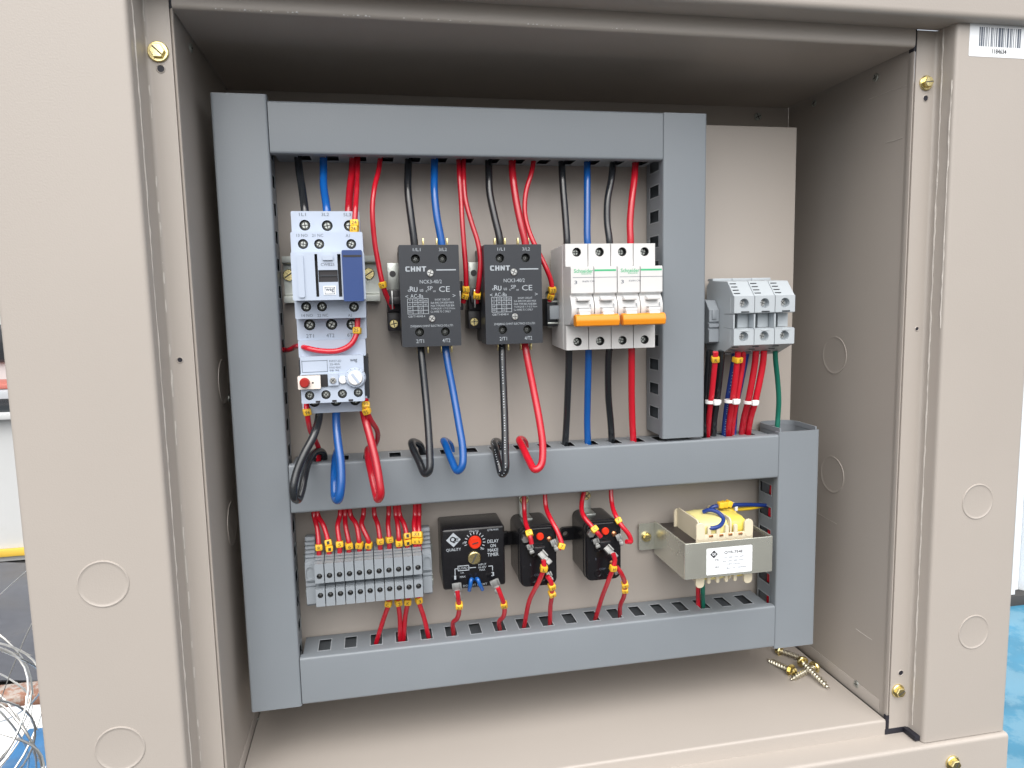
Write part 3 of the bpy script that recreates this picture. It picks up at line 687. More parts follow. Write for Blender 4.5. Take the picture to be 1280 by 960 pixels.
# ================================================================== POWER RELAYS (two alike)
YF = -.012
def power_relay():
    r = thing('power_relay', at(540, 433, y=YF), 'black two-pole power contactor, left of the pair, with black and blue wires', 'power contactor', 'black power contactors with white print')
    block(r, 'front', 'relay_plastic', YF, .012, 500.5, 575, 306, 433, ((519.4, 323.5), (553.2, 323), (524.6, 415.2), (556.8, 414.6)), wr=.0036, wd=.010, bev=.0007, scr='zinc_dull', scrd=.004)
    x0, x1, z0, z1 = rng(YF, 500.5, 575, 306, 433)
    MB().box(x0+.0008, x1-.0008, .0121, .0440, z0+.0008, z1-.0008, .0006).build('body', 'relay_plastic', r)
    # side lugs
    mb = MB(); mb.box(x0-.009, x0+.001, .018, .0195, z1-.034, z1-.012, .0006); mb.cyl((x0-.0045, .0180, z1-.021), (x0-.0045, .0177, z1-.021), .0026, m='well_dark')
    mb.build('steel_bracket', 'zinc_dull', r)
    mb = MB(); mb.box(x0-.010, x0+.001, .016, .030, z0+.028, z0+.046, .001); mb.box(x0-.0085, x0+.001, .008, .016, z0+.034, z0+.040, .0005); mb.box(x0-.010, x0+.001, .020, .040, z0+.002+.010, z0+.0285, .001)
    mb.build('coil_terminal', 'dark_plastic', r)
    MB().box(x0-.0065, x0-.0055, .004, .018, z0+.030, z0+.045, .0003).build('spade', 'zinc', r)
    screw(r, (x0-.0050, .0198, z0+.018), .0036, 'brass', 'cross', .0012, .5)
    mb = MB(); mb.box(x1-.001, x1+.005, .008, .026, z0+.028, z0+.052, .0008); mb.build('coil_terminal', 'dark_plastic', r)
    MB().box(x1+.0015, x1+.0025, .004, .012, z0+.031, z0+.044, .0003).build('spade', 'zinc', r)
    for zt, s in ((z1, 1), (z0, -1)):
        for k in (.012, .0205, .0315, .040): MB().box(x0+k-.0006+(.001 if s < 0 else 0), x0+k+.0006+(.001 if s < 0 else 0), .004, .010, min(zt, zt+s*.0065), max(zt, zt+s*.0065), .0002).build('brass_tab', 'brass', r)
    screw(r, at(537.7, 341.3, y=YF), .0028, 'zinc', 'cross', .0012, .3); screw(r, at(540, 398.3, y=YF), .0026, 'zinc', 'cross', .0012, .7)
    lettering(r, [('1/L1', 520.8, 312, 4, 9.5), ('3/L2', 553.5, 311.8, 4, 10), ('#', 557.6, 337.3, 1.5, 24.5), ('NCK3-40/2', 538.5, 352, 4.6, 27.5), ('R', 514.8, 361.3, 6.2, 5, .01), ('U', 519.6, 362, 6.2, 4.6, .02), ('c', 511, 363.4, 2.6, 2.6), ('us', 527, 363, 3.2, 4.2),
        ('CE', 555.5, 361.3, 7, 13.5), ('SP', 537.5, 360.3, 5, 6.5), ('c', 533.2, 364, 2, 2), ('us', 543, 364, 2, 3), ('AC-8a', 521, 370, 4.8, 16), ('<', 508.5, 370.6, 3.4, 3.6), ('>', 567.5, 369.4, 3.4, 3.6),
        ('SHORT CIRCUIT', 553, 374.4, 2.5, 19), ('5kA RMS SYM 600V MAX', 553, 378.3, 2.5, 29), ('MAX TYPE RK5 FUSE 80A', 553.3, 382.0, 2.5, 29.5), ('TORQUE 1.7-2.2 N.m', 553.8, 385.7, 2.5, 30), ('Cu WIRE 75 C ONLY', 551, 389.4, 2.5, 25),
        ('GB/T14048.4', 521, 395.5, 2.6, 21), ('ZHEJIANG CHINT ELECTRICS CO.,LTD.', 540, 407.6, 3.4, 54), ('2/T1', 525.2, 426.5, 4.6, 9.6), ('4/T2', 558, 425.5, 4.6, 9.6)], YF, 'print_white')
    mb = MB(); X0, X1, Z0, Z1 = rng(YF, 506.2, 532.8, 333.0, 339.4); Wl = (X1-X0); Hl = Z1-Z0; t_ = .22
    def gb(c0, c1, r0, r1): mb.box(X0+Wl*c0, X0+Wl*c1, YF-.0001, YF, Z0+Hl*r0, Z0+Hl*r1)
    gb(.02, .09, .12, .88); gb(.05, .22, .78, 1); gb(.05, .22, 0, .22)
    gb(.27, .34, 0, 1); gb(.41, .48, 0, 1); gb(.34, .41, .39, .61)
    gb(.53, .595, 0, 1); gb(.68, .745, 0, 1)
    mb.raw([(X0+Wl*.53, YF-.0001, Z1), (X0+Wl*.60, YF-.0001, Z1), (X0+Wl*.745, YF-.0001, Z0), (X0+Wl*.675, YF-.0001, Z0)], [[0, 3, 2, 1]])
    gb(.78, 1.0, .78, 1); gb(.855, .925, 0, .78)
    mb.build('logo', 'print_white', r, smooth=False)
    mb = MB()
    def ln(u0, v0, u1, v1, t=.55):
        X0, X1, Z0, Z1 = rng(YF, min(u0, u1)-(t/2 if u0 == u1 else 0), max(u0, u1)+(t/2 if u0 == u1 else 0), min(v0, v1)-(t/2 if v0 == v1 else 0), max(v0, v1)+(t/2 if v0 == v1 else 0))
        mb.box(X0, X1, YF-.0001, YF, Z0, Z1)
    for u in (509.6, 516, 522.5, 529, 535.5): ln(u, 373.4, u, 392.4)
    for v in (373.4, 378, 383, 388, 392.4): ln(509.6, v, 535.5, v)
    mb.build('rating_table', 'print_white', r)
    lettering(r, [('V', 512.5, 375.7, 2, 2), ('240', 519, 375.7, 2, 4), ('480', 525.6, 375.7, 2, 4), ('600', 532, 375.7, 2, 4), ('A', 512.5, 380.6, 2, 2), ('40', 519, 380.6, 2, 3.4), ('40', 525.6, 380.6, 2, 3.4), ('40', 532, 380.6, 2, 3.4), ('HP', 512.6, 385.5, 2, 3.4), ('7.5', 525.6, 385.5, 2, 4), ('LRA', 512.8, 390, 2, 4), ('240', 525.6, 390, 2, 4)], YF, 'print_white', eps=.0001)
    return r
pr1 = power_relay()
pr2 = copy_tree(pr1)
d = at(607, 305.5, y=YF)-at(500.5, 306, y=YF); pr2.location = pr1.location+Vector((d.x, 0, d.z))
pr2['label'] = 'black two-pole power contactor, right of the pair, with black and red wires'

# ================================================================== CIRCUIT BREAKERS (two two-pole)
def breaker():
    YT, YN = -.0125, -.0285
    x0 = at(706.5, 330, y=YT).x; pw = .0196; x1 = x0+2*pw-.0003
    zt = at(735, 304.6, y=YT).z; zb = at(735, 437, y=YT).z
    zn1 = at(740, 333, y=YN).z; zn0 = at(745, 405.5, y=YN).z; zl = at(745, 366.5, y=YN).z
    r = thing('circuit_breaker', ((x0+x1)/2, .03, zb), 'white two-pole circuit breaker with orange toggle, the left one of two', 'circuit breaker', 'white circuit breakers with orange toggles')
    for k in range(2):
        a = x0+k*pw; b = a+pw-.00035
        body = [(.0360, zb+.002), (.0360, zt-.002), (YT+.0092, zt), (YT+.0090, zt-.0004), (YT+.0090, zb+.0004), (YT+.0092, zb)]
        MB().prism(body, 'x', a, b, bev=.0003).build('pole_body', 'breaker_plastic', r)
        nose = [(YT+.0090, zn1+.0008), (YN+.001, zn1), (YN, zn1-.001), (YN, zl+.0004), (YN+.0030, zl-.0006)]
        n = 8
        for i in range(n+1):      # convex toggle housing
            t = i/n; z_ = zl-.0015+(zn0+.0015-zl+.0015)*t; nose.append((YN+.0040-.0050*math.sin(math.pi*t)**.8, z_))
        nose += [(YN+.006, zn0), (YT+.0090, zn0-.0006)]
        MB().prism(nose, 'x', a+.0002, b-.0002, bev=.0002).build('nose', 'breaker_plastic', r)
        # terminal faces with wells
        for (z0, z1, vv) in ((zn1+.0009, zt, 0), (zb, zn0-.0008, 1)):
            cx = (a+b)/2+.0002; cz = (z1-.0068) if not vv else (z0+.0068)
            mb = MB(); mb.slab((a+.0002, YT, z0), (1, 0, 0), (0, 0, 1), rect(0, b-a-.0004, 0, z1-z0), [(circ(cx-a-.0002, cz-z0, .0037), .008)], .009, wm='well_dark')
            mb.mats = ['breaker_plastic' if q is None else q for q in mb.mats]; mb.build('terminal_face', 'breaker_plastic', r)
            screw(r, (cx, YT+.0075, cz), .0033, 'zinc_dull', 'cross', .0035, .5+k, name='terminal_screw')
        # toggle
        zc_ = (zl+zn0)/2
        MB().box(a+.0040, b-.0040, YN-.0050, YN+.002, zl-.0060, zl-.0035, .0006).build('window_frame', 'breaker_plastic', r)
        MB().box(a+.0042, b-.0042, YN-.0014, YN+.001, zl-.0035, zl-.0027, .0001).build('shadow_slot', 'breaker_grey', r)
        MB().box(a+.0045, b-.0045, YN-.0065, YN+.001, zn0+.0095, zn0+.0130, .0008).build('toggle_arm', 'breaker_plastic', r)
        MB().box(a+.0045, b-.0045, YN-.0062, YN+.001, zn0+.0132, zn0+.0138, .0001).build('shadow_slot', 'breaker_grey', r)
        MB().box(a+.0050, b-.0050, YN-.0075, YN-.001, zn0+.0065, zn0+.0098, .0008).build('toggle_arm', 'breaker_plastic', r)
        MB().box(a+.0155+k*.0002, a+.0160+k*.0002, YN-.0030, YN, zl-.0145, zl-.0085, .0001).build('side_slot', 'breaker_grey', r)
    # orange handle
    hz0, hz1 = at(745, 408.3, y=YN-.009).z, at(745, 392.5, y=YN-.009).z
    pr = [(YN-.0095, hz0+.001), (YN-.0105, (hz0+hz1)/2), (YN-.009, hz1-.001), (YN-.006, hz1), (YN-.002, hz1-.0005), (YN-.002, hz0+.001), (YN-.007, hz0)]
    MB().prism(rounded(pr+[pr[0]], .001, 3)[:-1], 'x', x0+.0012, x1-.0012, bev=.0006).build('handle', 'orange_plastic', r)
    # print, coordinates taken from the left breaker
    mb = MB(); e_ = YN-.0001
    def tx(s, u, v, h, wd, m, b=0.0):
        c = at(u, v, y=e_); text_into(mb, s, c, at(u, v-h/2, y=e_).z-at(u, v+h/2, y=e_).z, at(u+wd/2, v, y=e_).x-at(u-wd/2, v, y=e_).x, bold=b, m=m)
    tx('Schneider', 729.5, 338.6, 4.8, 24, 'print_green', .015); tx('Electric', 733, 342, 2.2, 12, 'print_green')
    X0, X1, Z0, Z1 = rng(YN, 743, 770, 336.6, 338.8); mb.box(X0, X1, e_, YN, Z0, Z1, m='print_green')
    tx('3', 719.8, 353, 4.4, 3.4, 'print_grey', .01); tx('iK60N C40', 735.5, 351.6, 2.2, 15, 'print_grey')
    X0, X1, Z0, Z1 = rng(YN, 716, 771, 346.3, 346.8); mb.box(X0, X1, e_, YN, Z0, Z1, m='print_grey')
    mb.build('lettering', 'print_green', r, smooth=False)
    return r, 2*pw
br1, bw = breaker()
br2 = copy_tree(br1); br2.location.x += bw
br2['label'] = 'white two-pole circuit breaker with orange toggle, the right one beside the vertical duct'
es = thing('rail_end_stop', at(690, 408, y=.03), 'small grey clamp on the rail at the left side of the white breakers', 'rail clamp')
x0, x1, z0, z1 = rng(.012, 684, 697, 373, 408)
mb = MB(); mb.box(x0, x1, .012, .040, z0, z1, .001); mb.build('body', 'relay_plastic', es)
MB().box(x0+.0012, x1+.0006, .008, .0125, z0+.006, z1-.006, .001).build('clip', 'terminal_grey', es)
mb = MB(); mb.box(x0, x1+.0003, .0105, .0122, z0+.002, z0+.0035, .0003); mb.box(x0, x1+.0003, .0105, .0122, z1-.0035, z1-.002, .0003); mb.build('ribs', 'zinc_dull', es)

# ================================================================== SMALL TERMINAL BLOCKS (eleven)
YTB = -.002
tz = lambda v: at(460, v+ (460-460), y=YTB).z
def term_block():
    u0 = 393.5; x0 = at(u0, 725, y=YTB).x; pw = (at(529, 715, y=YTB).x-x0)/11
    Z = lambda v, y=YTB: at(400, v, y=y).z
    zt, zb = Z(706), Z(758.5)
    r = thing('terminal_block', (x0+pw/2, .035, zb), 'grey terminal block, first from the left in the row of eleven', 'terminal block', 'small grey terminal blocks in a row')
    a, b = x0, x0+pw-.0006
    zs = Z(690, .016)
    # body with ribbed sloping top
    prof = [(.0360, zb+.006), (.0360, zs-.004), (.0300, zs)]
    N = 4; y_a, z_a, y_b, z_b = .016, zs, YTB+.001, zt
    for i in range(N):
        t0, t1 = i/N, (i+.62)/N
        prof += [(y_a+(y_b-y_a)*t0, z_a+(z_b-z_a)*t0), (y_a+(y_b-y_a)*t1, z_a+(z_b-z_a)*t1), (y_a+(y_b-y_a)*t1+.0018, z_a+(z_b-z_a)*t1-.0003), (y_a+(y_b-y_a)*(i+.95)/N+.0018, z_a+(z_b-z_a)*(i+.95)/N-.0003)]
    gz1, gz0 = Z(729.5), Z(736.5)
    prof += [(y_b, z_b), (YTB+.0062, z_b-.0006), (YTB+.0062, gz1), (YTB+.012, gz1), (YTB+.012, gz0), (YTB+.0062, gz0), (YTB+.0062, zb+.0005), (YTB+.001, zb), (.010, zb-.0006), (.020, zb+.003)]
    MB().prism(prof, 'x', a, b, bev=.0002).build('body', 'terminal_grey', r)
    for (q0, q1, v) in ((gz1+.0002, zt+.0006, 720.5), (zb, gz0-.0002, 744.5)):
        cz = Z(v); mb = MB(); mb.slab((a+.0001, YTB, q0), (1, 0, 0), (0, 0, 1), rect(0, b-a-.0002, 0, q1-q0), [(circ((b-a)/2, cz-q0, .0023, 16), .0055)], .006, wm='well_dark')
        mb.mats = ['terminal_grey' if q is None else q for q in mb.mats]; mb.build('screw_face', 'terminal_grey', r)
        screw(r, ((a+b)/2, YTB+.0053, cz), .0019, 'zinc', 'slot', .0030, .25, name='terminal_screw')
    return r, pw
tb, tpw = term_block()
names = ['first', 'second', 'third', 'fourth', 'fifth', 'sixth', 'seventh', 'eighth', 'ninth', 'tenth', 'last']
tbs = [tb]
for k in range(1, 11):
    c = copy_tree(tb); c.location.x += k*tpw; c['label'] = 'grey terminal block, %s from the left in the row of eleven' % names[k] if k < 10 else 'grey terminal block at the right end of the row of eleven'
    tbs.append(c)
def end_stop(x0, x1, label):
    Z = lambda v, y=.012: at(390, v, y=y).z
    z0, z1 = Z(758, .012), Z(672, .020)
    r = thing('rail_end_stop', ((x0+x1)/2, .036, z0), label, 'rail clamp', 'grey end stops of the terminal row')
    prof = [(.036, z0+.004), (.036, z1-.002), (.026, z1), (.022, z1)]
    for i in range(5):
        z_ = z1-.0032*i-.001; y_ = .021-.0014*i; prof += [(y_, z_), (y_, z_-.0018), (y_+.0018, z_-.0020), (y_+.0018, z_-.0028)]
    prof += [(.010, z1-.019), (.010, z1-.034), (.012, z1-.0345), (.012, z1-.0355), (.010, z1-.036), (.010, z1-.038), (.012, z1-.0385), (.012, z1-.0395), (.010, z1-.040), (.010, z0+.003), (.014, z0)]
    MB().prism(prof, 'x', x0, x1, bev=.0003).build('body', 'terminal_grey', r)
    mb = MB(); cx = (x0+x1)/2; mb.slab((x0+.0004, .0085, z1-.033), (1, 0, 0), (0, 0, 1), rect(0, x1-x0-.0008, 0, .0135), [([(p[0], p[1]) for p in ([(cx-x0-.0004-.0030, .0012), (cx-x0-.0004+.0030, .0012)]+[(cx-x0-.0004+.0030*math.cos(rad(t)), .0085+.0030*math.sin(rad(t))) for t in range(0, 181, 30)])], .0012)], .0015)
    mb.build('clamp_plate', 'terminal_grey', r)
    return r
xt0 = at(393.5, 725, y=YTB).x
xe0 = uzy(382, .105, .012).x
end_stop(xe0, xt0-.0004, 'grey end stop clamp at the left end of the terminal row')
end_stop(xt0+11*tpw+.0002, xt0+11*tpw+.0082, 'grey end stop clamp at the right end of the terminal row')

# ================================================================== LARGE TERMINAL BLOCKS (three)
YBT = -.016
def big_block():
    x0 = at(917.5, 400, y=YBT).x; pw = (at(994, 400, y=YBT).x-x0)/3; a, b = x0, x0+pw-.0004
    Z = lambda v, y=YBT: at(930, v, y=y).z
    zb, zt = Z(431.5), Z(370.5)
    r = thing('terminal_block', ((a+b)/2, .035, zb-.008), 'large pale grey terminal block, left one of three, above the taped black and red wires', 'terminal block', 'three large pale grey terminal blocks')
    g1, g0 = Z(392), Z(411)
    prof = [(.0360, zb-.004), (.0360, zt+.010), (.030, zt+.0150)]
    ya, za, y2, z2 = -.0035, zt+.0132, YBT+.001, zt+.0004
    slope = (ya, za, y2, z2); prof.append((ya, za))
    prof += [(y2, z2), (YBT+.0062, zt-.0005), (YBT+.0062, g1+.0005), (YBT+.001, g1+.0005), (YBT+.001, g1), (YBT+.018, g1-.0005), (YBT+.018, g0+.0005), (YBT+.001, g0), (YBT+.001, g0-.0005), (YBT+.0062, g0-.0005), (YBT+.0062, zb+.0005), (YBT+.001, zb)]
    ya, za, y2, z2 = YBT+.001, zb, .010, zb-.0105
    prof += [(y2, z2), (.030, zb-.0100)]
    MB().prism(prof, 'x', a, b, bev=.00025).build('body', 'terminal_pale', r)
    MB().box(a, a+.0012, YBT+.001, YBT+.018, g0+.0006, g1-.0006).build('divider', 'terminal_pale', r)
    MB().box(a+.0012, a+.0088, YBT+.0135, YBT+.0176, g0+.0006, g1-.0006).build('contact_bar', 'relay_plastic', r)  # contact bar coloured dark to paint in the shadow inside the gap
    MB().box(a+.0090, b-.0002, YBT+.0105, YBT+.0176, g0+.0006, g1-.0006).build('rib', 'terminal_pale', r)
    MB().box(a, b, .024, .034, zt+.0145, zt+.0168, .0003).build('cover_strip', 'terminal_pale', r)
    mb = MB(); n_ = Vector((0, -(za-z2) if False else -.7, .72)).normalized()
    for i in range(4):
        t = .16+.22*i; yy, zz = slope[0]+(slope[2]-slope[0])*t, slope[1]+(slope[3]-slope[1])*t
        mb.box(a+.0012, a+.0068, yy-.0007, yy+.0006, zz-.0004, zz+.0004, .0001)
    for i in range(3):
        t = .16+.26*i; yy, zz = ya+(y2-ya)*t, za+(z2-za)*t
        mb.box(a+.0012, a+.0068, yy-.0007, yy+.0005, zz-.0006, zz+.0003, .0001)
    mb.build('vent_slots', 'relay_plastic', r)
    for (q0, q1, v) in ((g1+.0006, zt+.0004, 379.5), (zb, g0-.0006, 421)):
        cz = Z(v); mb = MB(); mb.slab((a+.0001, YBT, q0), (1, 0, 0), (0, 0, 1), rect(0, b-a-.0002, 0, q1-q0), [(circ((b-a)/2-.0002, cz-q0, .0043, 20), .0055)], .006)
        mb.build('screw_face', 'terminal_pale', r)
        screw(r, ((a+b)/2-.0002, YBT+.0053, cz), .0028, 'zinc', 'cross', .0015, .5, name='terminal_screw')
        MB().box((a+b)/2-.0030, (a+b)/2+.0060-.0015, YBT-.0004, YBT+.002, (q0+.0003 if v < 400 else q1-.0018), (q0+.0014 if v < 400 else q1-.0003), .0002).build('latch', 'relay_plastic' if v < 400 else 'terminal_pale', r)
    return r, pw
bb, bpw = big_block()
for k, s in ((1, 'middle one of three, between its two neighbours'), (2, 'right one of three, with the green wire')):
    c = copy_tree(bb); c.location.x += k*bpw; c['label'] = 'large pale grey terminal block, '+s
r = thing('rail_end_stop', (.405, .036, .27), 'grey end clamp left of the three large terminal blocks', 'rail clamp')
x1_ = at(917.5, 400, y=YBT).x
z_ = at(885, 430, y=.012).z; zt_ = at(885, 374, y=.012).z
mb = MB(); mb.prism([(.036, z_), (.036, zt_), (.018, zt_-.001), (.010, zt_-.010), (.010, zt_-.020), (.012, zt_-.0205), (.012, zt_-.0215), (.010, zt_-.022), (.010, zt_-.025), (.012, zt_-.0255), (.012, zt_-.0265), (.010, zt_-.027), (.010, z_+.002), (.014, z_)], 'x', x1_-.010, x1_-.0004, bev=.0004)
mb.build('body', 'terminal_grey', r); 
MB().box(x1_-.0075, x1_-.0035, .0088, .0102, zt_-.018, zt_-.009, .0006).build('clamp_plate', 'terminal_grey', r)

# ================================================================== DELAY TIMER
YTM = .004
tm = thing('delay_timer', at(592, 735, y=YTM), 'square black delay timer with an orange dial and brass centre screw', 'timer')
x0, x1, z0, z1 = rng(YTM, 553, 631.5, 659.5, 735)
MB().box(x0, x1, YTM, .0440, z0, z1, .0022, seg=3).build('body', 'phenolic_black', tm)
MB().box(x1-.001, x1+.0095, .038, .0432, z0+.024, z0+.036, .001).build('mounting_tab', 'phenolic_black', tm)
c = at(593.5, 677.5, y=YTM)
mb = MB(); mb.cyl(c, c+Vector((0, -.0032, 0)), .0056, .0052, 28, bev=.0006); mb.box(-.0026, .0026, -.0004, .0004, 0, .0005, m='print_black', mtx=Matrix.Translation(c+Vector((0, -.0032, 0))) @ Matrix.Rotation(math.pi/2, 4, 'X') @ Matrix.Rotation(.2, 4, 'Z'))
mb.mats = ['red_plastic' if q is None else q for q in mb.mats]; mb.build('dial', 'red_plastic', tm)
screw(tm, at(592.8, 697, y=YTM), .0056, 'brass', 'slot', .0022, 1.1)
mb = MB()
for k in range(13):
    t = rad(195-k*20); d = Vector((math.cos(t), 0, math.sin(t))); s_ = Vector((-d.z, 0, d.x))*.00035; p_ = c+d*.0070+Vector((0, -.0001, 0))
    mb.raw([p_-s_, p_+s_, p_+s_+d*.0022, p_-s_+d*.0022], [[0, 1, 2, 3]])
mb.build('dial_marks', 'print_white', tm, smooth=False)
lettering(tm, [('QUALITY', 567, 687.5, 4.2, 18.5, .008), ('DELAY', 616.3, 676.3, 4.2, 14, .008), ('ON', 616.3, 682, 4.2, 7, .008), ('MAKE', 616.3, 687.5, 4.2, 13, .008), ('TIMER', 616.3, 693, 4.2, 14, .008), ('QTB-900S', 616, 662.3, 2.6, 14), ('MINUTES', 592.5, 664, 2.4, 12),
    ('1', 569, 722, 5, 2.4, .02), ('3', 616, 717.5, 5.4, 3.4, .02), ('LOAD', 579.3, 710, 2.8, 10), ('1A', 578, 716, 2, 4), ('MAX', 578.5, 721, 2.4, 7), ('INPUT', 603, 705.5, 2.4, 10), ('18-30V', 603, 708.9, 2.4, 10), ('MAX', 603, 712.2, 2.4, 7), ('.03', 580, 678.8, 2.6, 5), ('10', 603, 686, 2.6, 4), ('DO NOT SHORT', 594, 731, 2.4, 30)], YTM, 'print_white')
mb = MB()
def ln2(u0, v0, u1, v1, t=.9, yy=YTM):
    X0, X1, Z0, Z1 = rng(yy, min(u0, u1)-(t/2 if u0 == u1 else 0), max(u0, u1)+(t/2 if u0 == u1 else 0), min(v0, v1)-(t/2 if v0 == v1 else 0), max(v0, v1)+(t/2 if v0 == v1 else 0))
    mb.box(X0, X1, yy-.0001, yy, Z0, Z1)
for q in ((568.8, 711, 568.8, 719), (568.8, 711, 572.5, 711), (572.5, 707.2, 572.5, 713), (586, 707, 586, 713), (572.5, 707.2, 586, 707.2), (572.5, 713, 586, 713), (586, 709.5, 595, 709.5), (610.5, 707.5, 615.6, 707.5), (615.6, 707.5, 615.6, 713)): ln2(*q)
mb.build('wiring_diagram', 'print_white', tm, smooth=False)
# diamond emblem
mb = MB(); c = at(566.8, 675, y=YTM-.0001); hw = (at(576, 675, y=YTM).x-at(557.6, 675, y=YTM).x)/2; hh = hw*1.0
def ringpoly(mb, outer, inner, m=None):
    n = len(outer); mb.raw(list(outer)+list(inner), [[k, (k+1) % n, n+(k+1) % n, n+k] for k in range(n)], m)
D = lambda s: [c+Vector((hw*s, 0, 0)), c+Vector((0, 0, hh*s)), c+Vector((-hw*s, 0, 0)), c+Vector((0, 0, -hh*s))]
mb.raw(D(1), [[0, 1, 2, 3]])
mb.build('emblem', 'print_white', tm, smooth=False)
mb = MB(); text_into(mb, 'Q', c+Vector((-.0006, -.0001, 0)), hh*.95, hw*.8, bold=.03); text_into(mb, 'E', c+Vector((hw*.45, -.0001, 0)), hh*.5, hw*.5, bold=.02); mb.build('emblem_letters', 'phenolic_black', tm, smooth=False)
def spade(parent, c, dirv, nrm, s=.0036, L=.0085, m='spade_zinc', name='spade_clip'):
    """crimped blade connector from c along dirv"""
    d = Vector(dirv).normalized(); n = Vector(nrm).normalized(); si = d.cross(n).normalized(); n = si.cross(d)
    mt = Matrix(((si.x, d.x, n.x, c[0]), (si.y, d.y, n.y, c[1]), (si.z, d.z, n.z, c[2]), (0, 0, 0, 1)))
    mb = MB(); mb.box(-s, s, 0, L*.6, -.0008, .0008, .0005, mtx=mt); mb.box(-s, -s+.0014, 0, L*.6, 0, .0022, .0005, mtx=mt); mb.box(s-.0014, s, 0, L*.6, 0, .0022, .0005, mtx=mt)
    mb.box(-s*.6, s*.6, L*.55, L*.8, -.0010, .0014, .0004, mtx=mt); mb.box(-s*.75, s*.75, L*.75, L*1.15, -.0014, .0020, .0008, mtx=mt)
    return mb.build(name, m, parent)

# ================================================================== SHUNT RELAYS (two alike, black oval)
def oval_relay():
    yf = .001
    x0, x1, z0, z1 = rng(yf, 650, 696, 659, 733)
    r = thing('starting_relay', ((x0+x1)/2, .042, z0), 'black potential relay with a red dot, right next to the timer', 'relay', 'black potential relays with red wires')
    mb = MB(); N = 6
    out = [(p[0], p[1]) for p in rrect(x0, x1, z0, z1, .0065, 6)]
    mb.prism(out, 'y', yf+.0015, .0440, bev=0)
    mb.build('body', 'phenolic_black', r)
    mb = MB(); mb.prism(rrect(x0+.0012, x1-.0012, z0+.0012, z1-.0012, .0055, 6), 'y', yf, yf+.0016, bev=.0004); mb.build('front', 'phenolic_black', r)
    mb = MB(); mb.prism(rrect(x0-.0004, x1+.0004, z0-.0004, z1+.0004, .0068, 6), 'y', .008, .0105); mb.build('rim', 'phenolic_black', r)
    cx = (x0+x1)/2
    mb = MB(); mb.box(cx-.0085, cx+.0005, .0395, .0410, z1-.003, z1+.0195, .0007); mb.box(cx-.0085, cx+.0005, .024, .0410, z1-.0005, z1+.0010, .0004); mb.build('steel_bracket', 'zinc_dull', r)
    screw(r, (cx-.0040, .0395, z1+.0140), .0042, 'brass', 'cross', .0016, .6)
    mb = MB(); mb.slab((x0-.0125, .0385, z1-.027), (1, 0, 0), (0, 0, 1), rrect(0, .014, 0, .012, .003), [(circ(.0045, .006, .0026), 1)], .004); mb.build('mounting_tab', 'phenolic_black', r)
    q = lambda fx, fz: Vector((x0+(x1-x0)*fx, yf-.0002, z1-(z1-z0)*fz))
    c = q(.55, .155); MB().cyl(c, c+Vector((0, -.0016, 0)), .0034, .0032, 18, bev=.0004).build('button', 'red_plastic', r)
    c = q(.80, .215); MB().cyl(c, c+Vector((0, -.0012, 0)), .0024, .0018, 14, bev=.0005).build('rivet', 'copper', r)
    c = q(.72, .70); MB().cyl(c, c+Vector((0, -.0012, 0)), .0018, .0014, 12, bev=.0004).build('rivet', 'copper', r)
    c = q(.14, .17); MB().cyl(c, c+Vector((0, -.0030, 0)), .0040, .0036, 6, bev=.0006).build('hex_post', 'zinc', r)
    spade(r, q(.22, .24)+Vector((0, -.004, 0)), (.3, -.2, -1), (0, -1, .1), .0028, .0075)
    spade(r, q(.86, .20)+Vector((0, -.004, 0)), (.35, -.3, -1), (-.3, -1, .1), .0026, .009)
    spade(r, q(.50, .38)+Vector((0, -.006, 0)), (.55, -.5, -.65), (0, -.8, .6), .0034, .0115)
    spade(r, q(.72, .74)+Vector((0, -.004, 0)), (.35, -.4, -.9), (0, -1, .3), .0024, .007)
    # moulded housing of the upper connector and relief
    MB().box(q(.34, .5).x, q(.66, .5).x, yf-.006, yf, q(.5, .44).z, q(.5, .29).z, .0012).build('contact_block', 'phenolic_black', r)
    mb = MB()
    for fx, fz, rr in ((.33, .45, .0024), (.34, .87, .0030), (.60, .86, .0030)): 
        c = q(fx, fz)
        pts = [c+Vector((rr*math.cos(t), 0, rr*math.sin(t))) for t in [2*math.pi*k/14 for k in range(15)]]; mb.tube(pts, .0006, 6, 1)
    mb.build('relief', 'phenolic_black', r)
    mb = MB(); text_into(mb, 'COM', q(.47, .80), .0018, .006); text_into(mb, 'NO', q(.20, .30), .0016, .003); text_into(mb, '2', q(.28, .62), .0018, .0012)
    mb.build('lettering', 'print_grey', r, smooth=False)
    return r
or1 = oval_relay(); or2 = copy_tree(or1)
d = at(732.5, 652.5, y=.001)-at(650, 659, y=.001); or2.location = or1.location+Vector((d.x, 0, d.z))
or2['label'] = 'black potential relay with a red dot, between the other one and the transformer'

